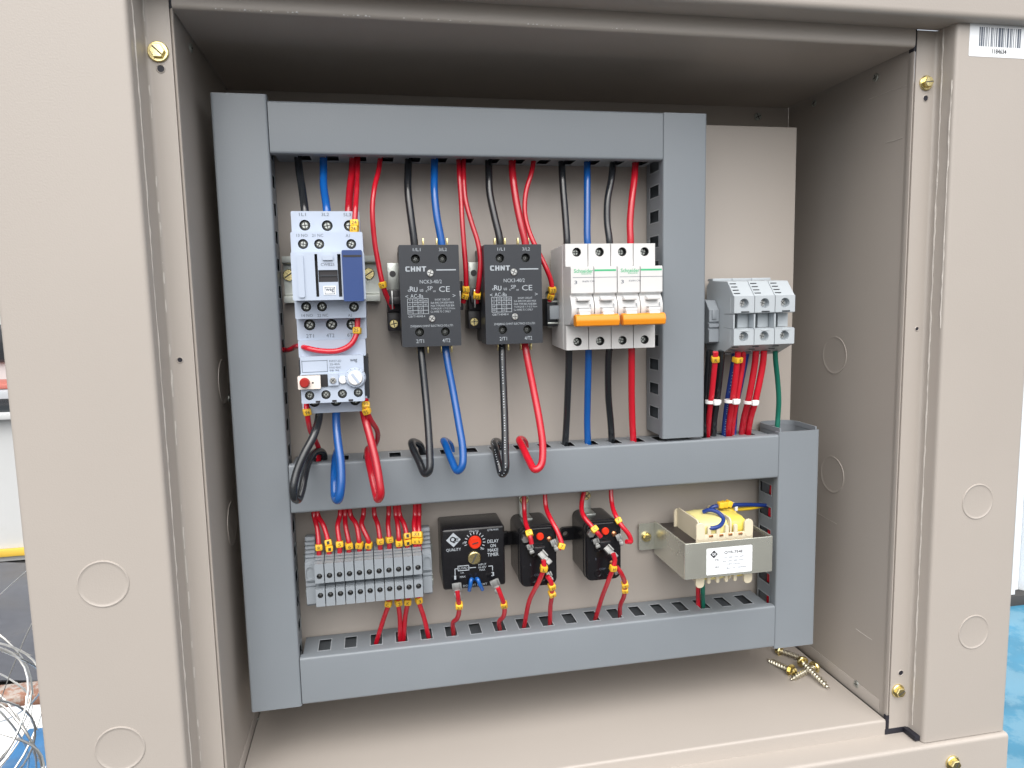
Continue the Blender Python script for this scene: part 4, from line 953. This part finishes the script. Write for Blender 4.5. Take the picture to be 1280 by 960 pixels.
# ================================================================== TRANSFORMER
tf = thing('transformer', (.41, YP, .08), 'control transformer in a zinc steel frame with cream bobbin and yellow windings', 'transformer')
TY = -.029; X0_, X1_, Z0_, Z1_ = at(856, 700, y=TY).x, at(966.5, 690, y=TY).x, .0875, .1195
MB().prism(rounded([(X0_, .0395), (X0_, TY), (X1_, TY), (X1_, .0395)], .0022)+rounded([(X0_+.0016, .0395), (X0_+.0016, TY+.0016), (X1_-.0016, TY+.0016), (X1_-.0016, .0395)], .0010)[::-1], 'z', Z0_, Z1_, bev=.0002).build('steel_frame', 'gold_zinc', tf)
def foot(sx, xx):
    a, b = (xx-.0150, xx+.001) if sx < 0 else (xx-.001, xx+.0140)
    mb = MB(); mb.slab((a, .0398, Z0_+.004), (1, 0, 0), (0, 0, 1), rrect(0, b-a, 0, Z1_-Z0_-.006, .002), [(circ((b-a)/2-.001, .013, .0023), 1)], .0016)
    mb.build('mounting_foot', 'gold_zinc', tf); screw(tf, (a+(b-a)/2-.001, .0395, Z0_+.017), .0046, 'brass', 'slot', .0020, .3, hexa=True)
foot(-1, X0_)
MB().box(X0_+.0017, X1_-.0017, TY+.0020, .0390, Z0_+.003, Z1_-.0028, .0004).build('core', 'lamination', tf)
bx0, bx1 = X0_+.0145, X1_-.0150; by0, by1 = TY+.0085, .026
# bobbin: two comb flanges joined by the winding, above and below the core
def bobbin(zlo, zhi, up):
    s = 1 if up else -1; Wd = bx1-bx0; hgt = abs(zhi-zlo); base = zlo if up else zhi
    def bz(a, b): return (min(base+s*a, base+s*b), max(base+s*a, base+s*b))
    for yy in (by0, by1):
        mb = MB(); mb.box(bx0, bx1, yy, yy+.0018, *bz(0, hgt*.38), .0004)
        for k in range(6):
            wk = Wd*(.15 if k in (0, 5) else .060); xa = bx0+(Wd-wk)*k/5 if k in (0, 5) else bx0+Wd*(.20+.155*(k-1)); top_ = hgt*(1.0 if k in (0, 5) else .80)
            z0_, z1_ = bz(hgt*.1, top_); mb.prism(rrect(xa, xa+wk, z0_, z1_, wk*.46, 5), 'y', yy-.0003, yy+.0022, bev=.0003)
        mb.build('bobbin_flange', 'cream_nylon', tf)
    za, zb_ = (zlo, zhi+.0006) if up else (zlo+.003, zhi)
    for (f0, f1, d, nm, m_) in ((.13, .60, 0, 'winding', 'yellow_tape'), (.66, .93, .0008, 'winding', 'lead_tape')):
        vs = []; fs = []; nx, na = 10, 26; rnd = random.Random(int(f0*100)+up)
        cy, cz, ry, rz = (by0+by1)/2+.0008, (za+zb_)/2, (by1-by0)/2-.0016-d, (zb_-za)/2-d*.5
        for i in range(nx+1):
            x = bx0+Wd*(f0+(f1-f0)*i/nx); bul = 1-.10*abs(2*i/nx-1)**3
            for k in range(na):
                t = 2*math.pi*k/na; c_, s_ = math.cos(t), math.sin(t); pw_ = .55
                vs.append((x+rnd.uniform(-1, 1)*.0003, cy+ry*bul*math.copysign(abs(c_)**pw_, c_)*(1+rnd.uniform(-.01, .01)), cz+rz*bul*math.copysign(abs(s_)**pw_, s_)*(1+rnd.uniform(-.03, .03))))
        for i in range(nx):
            for k in range(na): fs.append([i*na+k, i*na+(k+1) % na, (i+1)*na+(k+1) % na, (i+1)*na+k])
        fs.append(list(range(na))); fs.append([nx*na+k for k in range(na)][::-1])
        MB().raw(vs, fs).build(nm, m_, tf)
    for f in (.045, .61):
        x = bx0+Wd*f; MB().prism(rrect(by0+.0015, by1+.0005, za, zb_+(.0012 if up else 0), .0045, 5), 'x', x, x+.0014, bev=.0003).build('bobbin_wall', 'cream_nylon', tf)
    if up:
        for k in (.22, .40, .56, .74): MB().box(bx0+Wd*k, bx0+Wd*(k+.07), by0-.0008, by0+.0003, zlo+.0042, zlo+.0062, .0003).build('copper_lead', 'copper', tf)
bobbin(Z1_-.003, Z1_+.0145, True); bobbin(Z0_-.0125, Z0_+.003, False)
# rating label
x0, x1, z0, z1 = rng(TY, 883, 940, 683.5, 716.5)
lb = MB().slab((x0, TY-.0002, z0), (1, 0, 0), (0, 0, 1), rrect(0, x1-x0, 0, z1-z0, .0012), [], .00018).build('rating_label', 'label_white', tf)
ye = TY-.0002
lettering(lb, [('QTR-754E', 917, 690, 4, 23, .015), ('PRI', 896.5, 700, 2.4, 5), ('SEC', 896.5, 709, 2.4, 6.5)], ye, 'print_black')
lettering(lb, [('115V  208V  230V  460V', 917, 696, 2, 26), ('BLK  ORG  RED  WHT', 917, 700.5, 2, 26), ('24V 75VA', 917, 704.5, 2, 16), ('BLU  YEL   50/60HZ', 921, 709, 2, 25)], ye, 'print_grey')
mb = MB(); c = at(892.5, 693, y=ye-.0001); s_ = .0036
mb.raw([c+Vector((s_, 0, 0)), c+Vector((0, 0, s_)), c+Vector((-s_, 0, 0)), c+Vector((0, 0, -s_))], [[0, 1, 2, 3]]); mb.build('emblem', 'print_black', lb, smooth=False)
mb = MB(); text_into(mb, 'QE', c+Vector((0, -.0001, 0)), .0026, .0036, bold=.03); mb.build('emblem_letters', 'label_white', lb, smooth=False)

# ================================================================== WIRES
def marker(parent, p, d, r, txt, L=.0052, seg=None):
    """yellow square-ish marker sleeve with a printed character"""
    p, d = Vector(p), Vector(d).normalized(); n = Vector((0, -1, 0)); n = (n-d*n.dot(d)).normalized(); si = d.cross(n)
    if si.x < 0: si = -si; 
    mt = Matrix(((si.x, d.x, n.x, p.x), (si.y, d.y, n.y, p.y), (si.z, d.z, n.z, p.z), (0, 0, 0, 1)))
    mt = mt @ Matrix.Rotation(random.uniform(-.35, .35), 4, 'Y') @ Matrix.Rotation(random.uniform(-.10, .10), 4, 'Z')
    w = r*random.uniform(1.36, 1.50); mb = MB(); mb.box(-w, w, -L/2, L/2, -w, w, .0010, mtx=mt, seg=2)
    o = mb.build('marker', 'marker_yellow', parent)
    R3 = mt.to_3x3(); n = R3.col[2].copy(); d = R3.col[1].copy(); si = R3.col[0].copy()
    mb = MB(); text_into(mb, txt, p+n*(w+.0001), L*.52, min(w*1.2, L*.42*len(txt)), S=si, T=(d if d.z > 0 else -d), bold=.0)
    mb.build('lettering', 'print_black', o, smooth=False)
def wire(color, r, pts, label, marks=(), group=None, n=12, prt=False):
    p3 = [P(q) for q in pts]
    nm = {'red': 'red_wire', 'black': 'black_wire', 'blue': 'blue_wire', 'green': 'green_wire', 'yellow': 'yellow_wire', 'navy': 'blue_wire'}[color]
    t = thing(nm, p3[0], label, 'wire', group)
    MB().tube(p3, r, n, 6).build('insulation', color+'_pvc', t)
    c = spline(p3, 12)
    if prt:
        mb = MB(); acc = 0; seq = 0
        for a_, b_ in zip(c[:-1], c[1:]):
            acc += (b_-a_).length
            if acc > .0016:
                acc = 0; seq += 1; d_ = (b_-a_).normalized(); n_ = Vector((-.25, -1, 0)); n_ = (n_-d_*n_.dot(d_)).normalized(); s_ = d_.cross(n_)
                if seq % 9 in (0, 8): continue
                ln_ = .0004+.0004*((seq*7) % 3)/2; o_ = a_+n_*(r+.00008); w_ = .00042
                mb.raw([o_-s_*w_-d_*ln_/2, o_+s_*w_-d_*ln_/2, o_+s_*w_+d_*ln_/2, o_-s_*w_+d_*ln_/2], [[0, 1, 2, 3]])
        mb.build('printed_dashes', 'print_white', t, smooth=False)
    for mk in marks:
        u, v, tx = mk[:3]
        best = None
        for i, q in enumerate(c[:-1]):
            pc = RM.transposed() @ (q-CPOS); uu = 640+FPX*pc.x/-pc.z; vv = 480-FPX*pc.y/-pc.z
            dd = (uu-u)**2+(vv-v)**2
            if best is None or dd < best[0]: best = (dd, i)
        i = best[1]; marker(t, c[i], c[i+1]-c[max(i-1, 0)], r, tx)
    return t
RT, RTK = .0021, .0031      # thin and thick wire radius
TZ = .452; YS = .0235       # inside the top duct
MZt, MZb, BZ = .198, .170, .035
G1 = 'wires from the top duct'; G2 = 'wires into the middle duct'; G3 = 'wires to the terminal row'
top = lambda u: (u, 0, YS, TZ)
mid = lambda u: (u, 0, YS, MZt)
mdn = lambda u: (u, 0, YS, MZb)
bot = lambda u: (u, 0, YS, BZ)
wire('black', RTK, [top(372), (374, 212, .022), (377.5, 235, .006), (381, 262, -.008), (382, 276, -.010)], 'thick black wire entering terminal 1L1 of the contactor')
wire('blue', RTK, [top(404), (404.5, 212, .022), (404.5, 232, .008), (408.5, 262, -.008), (409, 276, -.010)], 'thick blue wire entering terminal 3L2 of the contactor')
wire('red', RTK, [top(441.5), (440.5, 212, .022), (437.5, 238, .006), (436, 262, -.008), (436, 276, -.010)], 'thick red wire entering terminal 5L3 of the contactor')
wire('red', RT, [top(447.5), (447, 215, .018), (446, 235, -.008), (444.5, 258, -.026), (443.5, 275, -.0305), (443, 293, -.032)], 'thin red wire with yellow markers at the contactor top', [(443.8, 279, '24'), (443.3, 286.5, '24')])
wire('red', RT, [top(476), (473.5, 212, .020), (468, 235, .010), (465.5, 262, .004), (468, 300, .004), (473, 330, .004), (479, 358, .004), (485, 374, .010), (491, 385, .014)], 'thin red wire curving down between contactor and left power contactor', [(478.5, 355, '24')])
wire('black', RTK, [top(511), (510, 215, .020), (510, 240, .012), (513.5, 270, .006), (517.5, 300, .004), (518.5, 312, .004)], 'thick black wire entering the top of the left power contactor')
wire('blue', RTK, [top(543), (543, 215, .020), (543, 240, .012), (546, 270, .006), (551.5, 300, .004), (553, 312, .004)], 'thick blue wire entering the top of the left power contactor')
wire('red', RT, [top(573), (574, 215, .018), (576, 245, .012), (578, 280, .004), (581, 320, .001), (582.5, 345, .001), (582, 366, .004), (579, 378, .008)], 'thin red wire, left of a pair, to the right side of the left power contactor', [(582.5, 361, '21'), (581.3, 369.5, '21')])
wire('red', RT, [top(579.5), (579.5, 218, .018), (582, 250, .010), (590, 280, .004), (597, 302, .0), (600.5, 325, -.002), (598.5, 355, -.001), (596.5, 368, .003), (596, 378, .008)], 'thin red wire, right of a pair, to the left side of the right power contactor', [(597, 369, '22')])
wire('black', RTK, [top(610.5), (611, 215, .020), (612, 240, .014), (618, 270, .008), (624.5, 298, .004), (625.5, 311, .004)], 'thick black wire entering the top of the right power contactor')
wire('red', RTK, [top(640), (640.5, 215, .020), (645, 250, .012), (651, 280, .006), (656.5, 303, .004), (657, 312, .004)], 'thick red wire entering the top of the right power contactor')
wire('red', RT, [top(668), (664.5, 215, .020), (657.5, 240, .016), (656, 265, .012), (660, 285, .008), (667, 303, .004), (676, 321, .002), (684, 338, .0), (689, 352, .001), (690, 364, .003), (687, 376, .008)], 'thin red wire reaching behind the right power contactor to its right side', [(690, 362, '23'), (688.6, 370, '23')])
for (u0, pts, c, l) in ((702, [(703, 225, .016), (706, 262, .008), (708.5, 298, .002), (709, 312, .002)], 'black', 'first black wire from above into the left breaker'),
                        (734, [(734, 225, .016), (734, 262, .008), (734, 298, .002), (735, 312, .002)], 'blue', 'blue wire from above into the left breaker'),
                        (767, [(764, 225, .016), (759.5, 250, .010), (759, 278, .006), (761.5, 298, .002), (762.5, 312, .002)], 'black', 'black wire from above into the right breaker'),
                        (794.5, [(793, 222, .016), (789.5, 252, .008), (787.5, 280, .004), (788, 298, .002), (788, 312, .002)], 'red', 'red wire from above into the right breaker')):
    wire(c, RTK*.97, [top(u0)]+pts, l)
# contactor lower side
wire('red', RT, [(447.5, 394, -.0325), (447, 404, -.0325), (445.5, 418, -.0335), (438, 431, -.0350), (422, 438.5, -.0355), (400, 438.5, -.0355), (385, 435.5, -.034), (374, 432.5, -.020), (368, 434, .002), (362, 437, .014), (356, 437.5, .024), (346, 436, .024)], 'thin red jumper crossing the front between contactor and overload relay', [(446, 413, '25')])
wire('red', RT, [(383, 503, -.020), (383.5, 512, -.024), (385, 524, -.022), (388, 538, -.012), (394, 550, .004), (398.5, 562, .016), mid(398)], 'thin red wire leaving the overload relay at its lower left', [(384, 515, '96')])
wire('black', RTK, [(399.5, 508, -.016), (398.5, 524, -.020), (392, 545, -.029), (380.5, 567, -.035), (371, 590, -.039), (366.8, 610, -.042), (368, 622, -.041), (372.5, 624.5, -.036), (376.8, 614, -.030), (380, 598, -.022), (384.5, 580, -.010), (391, 568, .002), (398, 564, .012), (404, 567, .020), mid(405)], 'thick black wire loop hanging in front of the middle duct under the overload relay')
wire('blue', RTK*1.05, [(420.5, 508, -.016), (420.5, 530, -.022), (422.5, 553, -.030), (426, 580, -.038), (426.3, 608, -.043), (423, 624.5, -.043), (419.2, 622, -.036), (418.2, 602, -.026), (418.8, 582, -.012), (421, 566, .004), (424, 563, .014), mid(426)], 'thick blue wire loop hanging in front of the middle duct')
wire('red', RTK, [(453, 508, -.016), (456, 522, -.022), (463, 548, -.031), (470, 577, -.038), (474.3, 602, -.043), (475.8, 618, -.044), (472.5, 624, -.040), (469, 612, -.032), (464.5, 592, -.022), (460.5, 573, -.008), (460, 562, .006), (463, 562, .016), mid(464)], 'thick red wire loop hanging in front of the middle duct')
wire('red', RT, [(457.5, 500, -.022), (457.5, 510, -.028), (463, 524, -.024), (471, 537, -.014), (472, 548, -.002), (468, 560, .012), mid(466)], 'thin red wire leaving the overload relay at its lower right', [(457.5, 507, '95'), (458.2, 514, '95')])
wire('black', RTK, [(525, 426, .004), (527.5, 450, .000), (531.5, 490, -.006), (535, 530, -.016), (537, 565, -.024), (536.5, 588, -.028), (531.5, 592, -.026), (524, 577, -.016), (516, 560, -.004), (514.5, 553, .004), (519, 552.5, .012), (526, 558, .020), mid(528)], 'black wire loop from the left power contactor resting on the middle duct')
wire('blue', RTK, [(556, 426, .004), (559, 450, .000), (566.5, 490, -.006), (573.5, 530, -.016), (578.5, 562, -.024), (577.5, 583, -.028), (572, 588.5, -.026), (564.5, 575, -.016), (557, 556, -.002), (554.5, 551, .006), (558, 552, .014), (563, 557, .020), mid(565)], 'blue wire loop from the left power contactor resting on the middle duct')
wire('black', RTK, [(627.5, 426, .004), (628, 450, .000), (629.5, 490, -.006), (631, 530, -.016), (631.5, 565, -.024), (631.5, 588, -.028), (627.5, 592.5, -.026), (623, 578, -.018), (619.5, 562, -.006), (617.5, 553, .006), (621, 551.5, .014), (625, 555, .020), mid(627)], 'black wire loop from the right power contactor resting on the middle duct', prt=True)
wire('red', RTK, [(655.5, 426, .004), (659.5, 450, .000), (667.5, 490, -.006), (675, 530, -.016), (678.5, 560, -.022), (676, 582, -.026), (669, 587, -.026), (661, 575, -.016), (652.5, 557, -.002), (649, 550, .006), (652.5, 549, .014), (656, 553, .020), mid(657)], 'red wire loop from the right power contactor resting on the middle duct')
for (pts, u1, c, l) in (([(711, 428, .004), (711, 450, .006), (709.5, 495, .014), (708, 530, .020)], 706, 'black', 'black wire from the left breaker down to the middle duct'),
                        ([(735.5, 428, .004), (735.5, 450, .006), (734.5, 495, .014), (734, 530, .020)], 735, 'blue', 'blue wire from the breakers down to the middle duct'),
                        ([(762.5, 428, .004), (760.5, 450, .006), (760.5, 495, .014), (763.5, 530, .020)], 765, 'black', 'black wire from the right breaker down to the middle duct'),
                        ([(789.5, 428, .004), (789.5, 450, .006), (789.5, 495, .014), (790.5, 530, .020)], 792, 'red', 'red wire from the right breaker down to the middle duct')):
    wire(c, RTK*.97, pts+[mid(u1)], l)
# terminal row, upper side
TR = [(391, (396.5, 660), (398.5, 692), 'R', [(398, 684)]), (395, (404.5, 657), (411, 690), '1', [(409, 678), (410.5, 685)]),
      (426, (422, 657), (424.5, 688), '5', [(424, 680)]), (431, (432, 657), (436, 687), '6', [(435.5, 682.5)]),
      (436, (445, 655), (449, 685), '7', [(448.5, 682)]), (455, (452, 655), (460.5, 684), '8', [(460, 681)]),
      (467, (472, 655), (475, 683), 'C', [(474.5, 676.5)]), (486, (485, 655), (486.5, 681), 'C', [(486, 675)]),
      (494, (497, 655), (498.5, 681), '2', [(498, 679)]), (498, (505, 655), (509, 681), '1', [(507.5, 670), (509, 677.5)]),
      (519, (517.5, 655), (519, 679), 'X', [(518.7, 669), (519, 675)]), (524, (523.5, 655), (524, 679), '3', [(524, 669), (524, 675)])]
ordn = ['first', 'second', 'third', 'fourth', 'fifth', 'sixth', 'seventh', 'eighth', 'ninth', 'tenth', 'eleventh', 'twelfth']
for i, (u0, m_, e_, tx, mk) in enumerate(TR):
    wire('red', RT, [mdn(u0), (u0+(m_[0]-u0)*.25, 644, .024), (m_[0], m_[1], .018), (e_[0], e_[1]-8, .012), (e_[0]+.3, e_[1]+8, .015)],
         'thin red wire above the terminal row, %s from the left' % ordn[i], [(a_, b_, tx) for a_, b_ in mk], G3)
for i, (s_, m_, u1, tx) in enumerate((((485.5, 750), (479, 775), 470, 'C'), ((498, 749), (500, 775), 500, '2'), ((509.5, 748), (506.5, 772), 504.5, 'K'), ((523.5, 746), (530, 772), 536, '3'))):
    wire('red', RT, [(s_[0], s_[1]-4, .012), (s_[0], s_[1]+5, .012), (m_[0], m_[1], .018), bot(u1)], 'thin red wire below the terminal row, %s from the left' % ordn[i], [(s_[0], s_[1]+4, tx)], 'red wires from the terminal row to the bottom duct')
# timer
t = wire('red', RT, [(571.5, 738, -.004), (572.5, 746, -.004), (574, 762, .002), (571.5, 773, .008), (566.5, 778, .014), bot(567)], 'red wire clipped on the lower left terminal of the timer', [(573.5, 757, '21')])
spade(t, at(570.5, 728.5, y=-.002), (.05, -.1, -1), (0, -1, 0), .0040, .0105)
t = wire('red', RT, [(622, 734, -.004), (626, 744, -.004), (630.5, 758, .000), (629.5, 770, .006), (624, 777, .014), bot(625)], 'red wire clipped on the lower right terminal of the timer', [(629, 756.5, '24')])
spade(t, at(617, 724.5, y=-.002), (.35, -.1, -1), (0, -1, 0), .0040, .0105)
wire('blue', RT*.8, [(586.5, 738, .002), (588, 731, -.001), (589, 724.5, .000), (593, 726, .008), (597, 724, .000), (599.5, 730, -.001), (603, 737, .002)], 'small blue wire link on the lower edge of the timer')
# relays
def rw(p, label, mk): return wire('red', RT, p, label, mk)
rw([mdn(655), (655.5, 640, .018), (657.5, 655, .004), (662, 668, -.006), (664.5, 680, -.008)], 'red wire down to the upper left clip of the relay beside the timer', [(661.5, 667, 'C')])
rw([mdn(681), (682.5, 634, .018), (689, 650, .006), (697, 665, -.002), (702, 682, -.006), (698.5, 686, -.006)], 'red wire down to the right clip of the relay beside the timer', [(702, 682.5, '7')])
rw([(679.5, 700, -.016), (680, 709, -.016), (674, 726, -.010), (662, 750, .006), bot(655)], 'red wire from the centre clip of the relay beside the timer to the bottom duct', [(679, 710, 'L')])
rw([(684, 720, -.010), (688.5, 727, -.010), (690, 742, -.004), (688, 758, .010), bot(687.5)], 'double-marked red wire from the lower clip of the relay beside the timer', [(689.5, 733, 'H'), (689.8, 742, 'T')])
rw([mdn(734), (727, 631, .014), (729.5, 645, .002), (739, 657, -.006), (746, 665, -.010), (751, 671, -.010)], 'red wire bending to the upper left clip of the relay beside the transformer', [(744, 661, 'C')])
rw([mdn(763), (765, 630, .016), (770, 645, .004), (777, 657, -.002), (786.5, 669, -.004), (788.5, 677, -.004), (783, 677, -.006)], 'red wire hooking to the right clip of the relay beside the transformer', [(773.5, 651, '7')])
rw([(766.5, 692, -.016), (768.5, 700, -.016), (766, 711, -.016), (760, 727, -.010), (752, 748, .006), bot(744)], 'red wire from the centre clip of the relay beside the transformer to the bottom duct', [(766.8, 710.5, 'H')])
rw([(770, 708, -.012), (776, 716, -.012), (781, 729, -.006), (780, 745, .004), (775.5, 756, .012), bot(775)], 'double-marked red wire from the lower clip of the relay beside the transformer', [(780, 730, 'T'), (781.3, 737, 'T')])
# transformer leads
wire('green', RT, [(878.5, 722, .008), (878.5, 738, .010), (878.5, 748, .018), bot(879)], 'green wire under the transformer entering the bottom duct')
wire('red', RT, [(872.5, 722, .012), (872.5, 738, .014), (872.5, 748, .020), bot(873)], 'dark red wire under the transformer entering the bottom duct')
wire('navy', RT*.9, [(884, 644, .014), (890, 634.5, .010), (905, 632, .010), (925, 631, .014), (942, 631, .020), (953, 631.5, .022), (962, 632, .024)], 'navy blue lead from the transformer into the right duct')
wire('yellow', RT*.85, [(893, 641, .016), (905, 637, .014), (925, 636.5, .018), (942, 634.5, .022), (952, 632.5, .025), (962, 630, .026)], 'yellow lead from the transformer into the right duct')
wire('navy', RT*.9, [(879, 640, .004), (887, 637.5, .000), (898, 641, -.006), (904, 649, -.012), (900, 657, -.0185), (892, 660, -.0200), (886, 660, -.019)], 'short blue lead looped over the transformer winding')
wire('yellow', RT*.8, [(905, 655, -.010), (915, 655, -.006), (921, 649, .000), (918, 641, .008), (908, 637, .012), (898, 639, .014)], 'yellow lead curled at the right of the transformer winding')
tt = thing('marker_cluster', at(908, 632, y=.008), 'bunch of yellow marker rings on the blue and yellow transformer leads', 'wire marker')
for k in range(3): MB().box(-.0026, .0026, -.0030, .0030, -.0028, .0028, .0008, mtx=Matrix.Translation(at(901+k*5, 631-k*.8, y=.0085)) @ Matrix.Rotation(.2*k, 4, 'Y')).build('marker_ring', 'marker_yellow', tt)
tag(MB().box(-.0016, .0016, -.0040, .0040, -.0032, .0034, .0008, mtx=Matrix.Translation(at(918, 632.5, y=.0155))).build('cable_tie', 'white_nylon', loc=at(918, 632.5, y=.0155)) if False else (lambda o: o)(MB().box(*(lambda q: (q.x-.0015, q.x+.0015, q.y-.0042, q.y+.0042, q.z-.0040, q.z+.0030))(at(918, 632.5, y=.0155)), .0008).build('cable_tie', 'white_nylon', loc=at(918, 632.5, y=.0155))), 'small white cable tie round the blue and yellow transformer leads', 'cable tie')
# supply wires at the right terminals
m2 = lambda u: (u, 0, .024, MZt)
wire('black', RTK, [(887, 438, .006), (886, 450, .008), (882.5, 500, .014), (880.5, 530, .018), m2(879.5)], 'black supply wire, leftmost under the large terminals')
wire('red', RTK*.8, [(894.5, 440, -.006), (894, 450, -.004), (890, 490, .004), (887, 515, .010), m2(884)], 'red supply wire over the black ones under the left large terminal', [(894, 449, 'R')])
wire('black', RTK, [(902, 438, .004), (901, 455, .006), (896, 500, .014), (892.5, 525, .018), m2(891)], 'black supply wire right of the red one under the left large terminal')
wire('navy', RTK*.8, [(918, 440, .006), (916.5, 455, .008), (909.5, 500, .014), (906, 530, .020), m2(904.5)], 'navy supply wire with white print under the middle large terminal', prt=True)
wire('red', RTK*.85, [(922.5, 440, -.004), (921.5, 452, -.002), (917, 490, .004), (912, 525, .014), m2(909)], 'red supply wire with yellow marker under the middle large terminal', [(920.5, 449, 'S')])
wire('red', RTK*.85, [(929, 438, .004), (928, 455, .006), (921.5, 495, .008), (916.5, 525, .016), m2(914)], 'red supply wire without marker under the middle large terminal')
wire('navy', RTK*.7, [(934.5, 438, .010), (932, 452, .012), (926, 482, .016), (920, 512, .022), m2(917)], 'thin navy wire between the second and third supply bundles')
wire('red', RTK*.95, [(945, 438, .002), (943.5, 455, .004), (935.5, 500, .008), (929.5, 525, .016), m2(926.5)], 'left red wire of the third supply bundle')
wire('red', RTK*.95, [(955, 438, .002), (953.5, 455, .004), (944.5, 500, .008), (937.5, 525, .016), m2(934.5)], 'right red wire of the third supply bundle')
wire('green', RTK*.75, [(969, 438, .004), (969.5, 450, .006), (972, 475, .010), (973.5, 500, .012), (972.5, 520, .014), (971.5, 534, .014), (970.5, 543, .016), (970.5, 552, .020)], 'dark green earth wire under the right large terminal')
def tie(u0, u1, v, y, label):
    p0, p1 = at(u0, v, y=y), at(u1, v, y=y); c = (p0+p1)/2; hw = (p1-p0).length/2
    r = thing('cable_tie', c, label, 'cable tie', 'white cable ties on the supply wires')
    mb = MB(); pts = [c+Vector((math.cos(t)*hw, math.sin(t)*.0052, 0)) for t in [2*math.pi*k/24 for k in range(25)]]
    vs = []; fs = []
    for q in pts[:-1]:
        o_ = (q-c).normalized(); 
        for (dr, dz) in ((0, -.0014), (0, .0014), (.0009, .0014), (.0009, -.0014)): vs.append(q+o_*dr+Vector((0, 0, dz)))
    for k in range(24):
        for j in range(4): fs.append([k*4+j, k*4+(j+1) % 4, ((k+1) % 24)*4+(j+1) % 4, ((k+1) % 24)*4+j])
    mb.raw(vs, fs); mb.build('strap', 'white_nylon', r)
    MB().box(c.x-.0030, c.x+.0030, c.y-.0085, c.y-.0045, c.z-.0024, c.z+.0026, .0009).build('tie_head', 'white_nylon', r)
tie(883, 900, 502, .006, 'white cable tie round the black and red supply wires')
tie(907, 924, 501, .006, 'white cable tie round the navy and red supply wires')
tie(931, 947, 502.5, .006, 'white cable tie round the two red supply wires')
# wires lying inside the ducts, seen through slots and the open end
wire('red', RTK, [(482, 0, .018, .196), (482.5, 0, .018, .12), (482, 0, .018, .01)], 'red wire lying inside the lower right duct') if False else None
def inside(color, pts, label): 
    t = thing({'red': 'red_wire', 'blue': 'blue_wire', 'black': 'black_wire'}[color], pts[0], label, 'wire'); MB().tube(pts, RTK*.9, 10, 5).build('insulation', color+'_pvc', t)
inside('red', [Vector(p) for p in ((xE+.008, .024, .012), (xE+.007, .022, .06), (xE+.008, .024, .12), (xE+.009, .022, .16), (xE+.016, .024, .188), (xE+.028, .026, .193), (xE+.034, .022, .180))], 'red wire seen through the slots of the lower right duct')
inside('red', [Vector(p) for p in ((.16, .022, .192), (.22, .024, .1945), (.27, .022, .195), (.31, .022, .1945), (.37, .024, .190))], 'red wire seen inside the middle duct through its slots')
inside('blue', [Vector(p) for p in ((.05, .026, .188), (.09, .024, .194), (.14, .026, .192), (.20, .028, .184))], 'blue wire seen inside the middle duct near its left end')

for i_, t_ in enumerate([o for o in bpy.data.objects if o.parent is None and o.name.split('.')[0] in ('terminal_block', 'circuit_breaker', 'power_relay', 'starting_relay', 'contactor', 'overload_relay')]): vary(t_, i_+3)
# ================================================================== LOOSE SCREWS
def loose(head, tip, m, label, zl=.0045):
    h = at(head[0], head[1], z=zf+zl); t_ = at(tip[0], tip[1], z=zf+head[2]); d = (t_-h); L = d.length; d.normalize()
    r = thing('loose_screw', h, label, 'screw', 'loose screws on the cabinet floor')
    mb = MB(); mb.cyl(h, h+d*.0016, .0062, .0058, 20, bev=.0003); mb.cyl(h-d*.0042, h+d*.0002, .0040, .0042, 6); mb.build('head', m, r)
    L *= 1.08; mb = MB(); n = int(L/.0034); K = 12; vs = []; fs = []; up = d.orthogonal().normalized(); si = d.cross(up); N = n*8
    for i in range(N+1):
        t = i/N; taper = 1 if t < .82 else max(.08, (1-t)/.18)
        for k in range(K):
            a_ = 2*math.pi*k/K; ph = (i/8*2*math.pi-a_) % (2*math.pi); rr = (.0016+.0016*max(0, math.cos(ph))**2)*taper
            vs.append(h+d*(.0014+(L-.0014)*t)+(up*math.cos(a_)+si*math.sin(a_))*rr)
    for i in range(N):
        for k in range(K): fs.append([i*K+k, i*K+(k+1) % K, (i+1)*K+(k+1) % K, (i+1)*K+k])
    fs.append([N*K+k for k in range(K)])
    mb.raw(vs, fs); mb.build('threaded_shank', 'loose_zinc', r)
loose((989, 838, .002), (961, 825), 'brass', 'loose hex head screw on the cabinet floor, head towards the viewer, leftmost')
loose((1003, 827, .003), (1035, 859), 'brass', 'loose screw on the cabinet floor pointing to the lower right', .009)
loose((1018, 834, .002), (990, 849), 'brass', 'loose screw on the cabinet floor with its head against the side wall')
loose((975, 813, .004), (1008, 825), 'brass', 'loose screw on the cabinet floor lying behind the others at the duct foot')
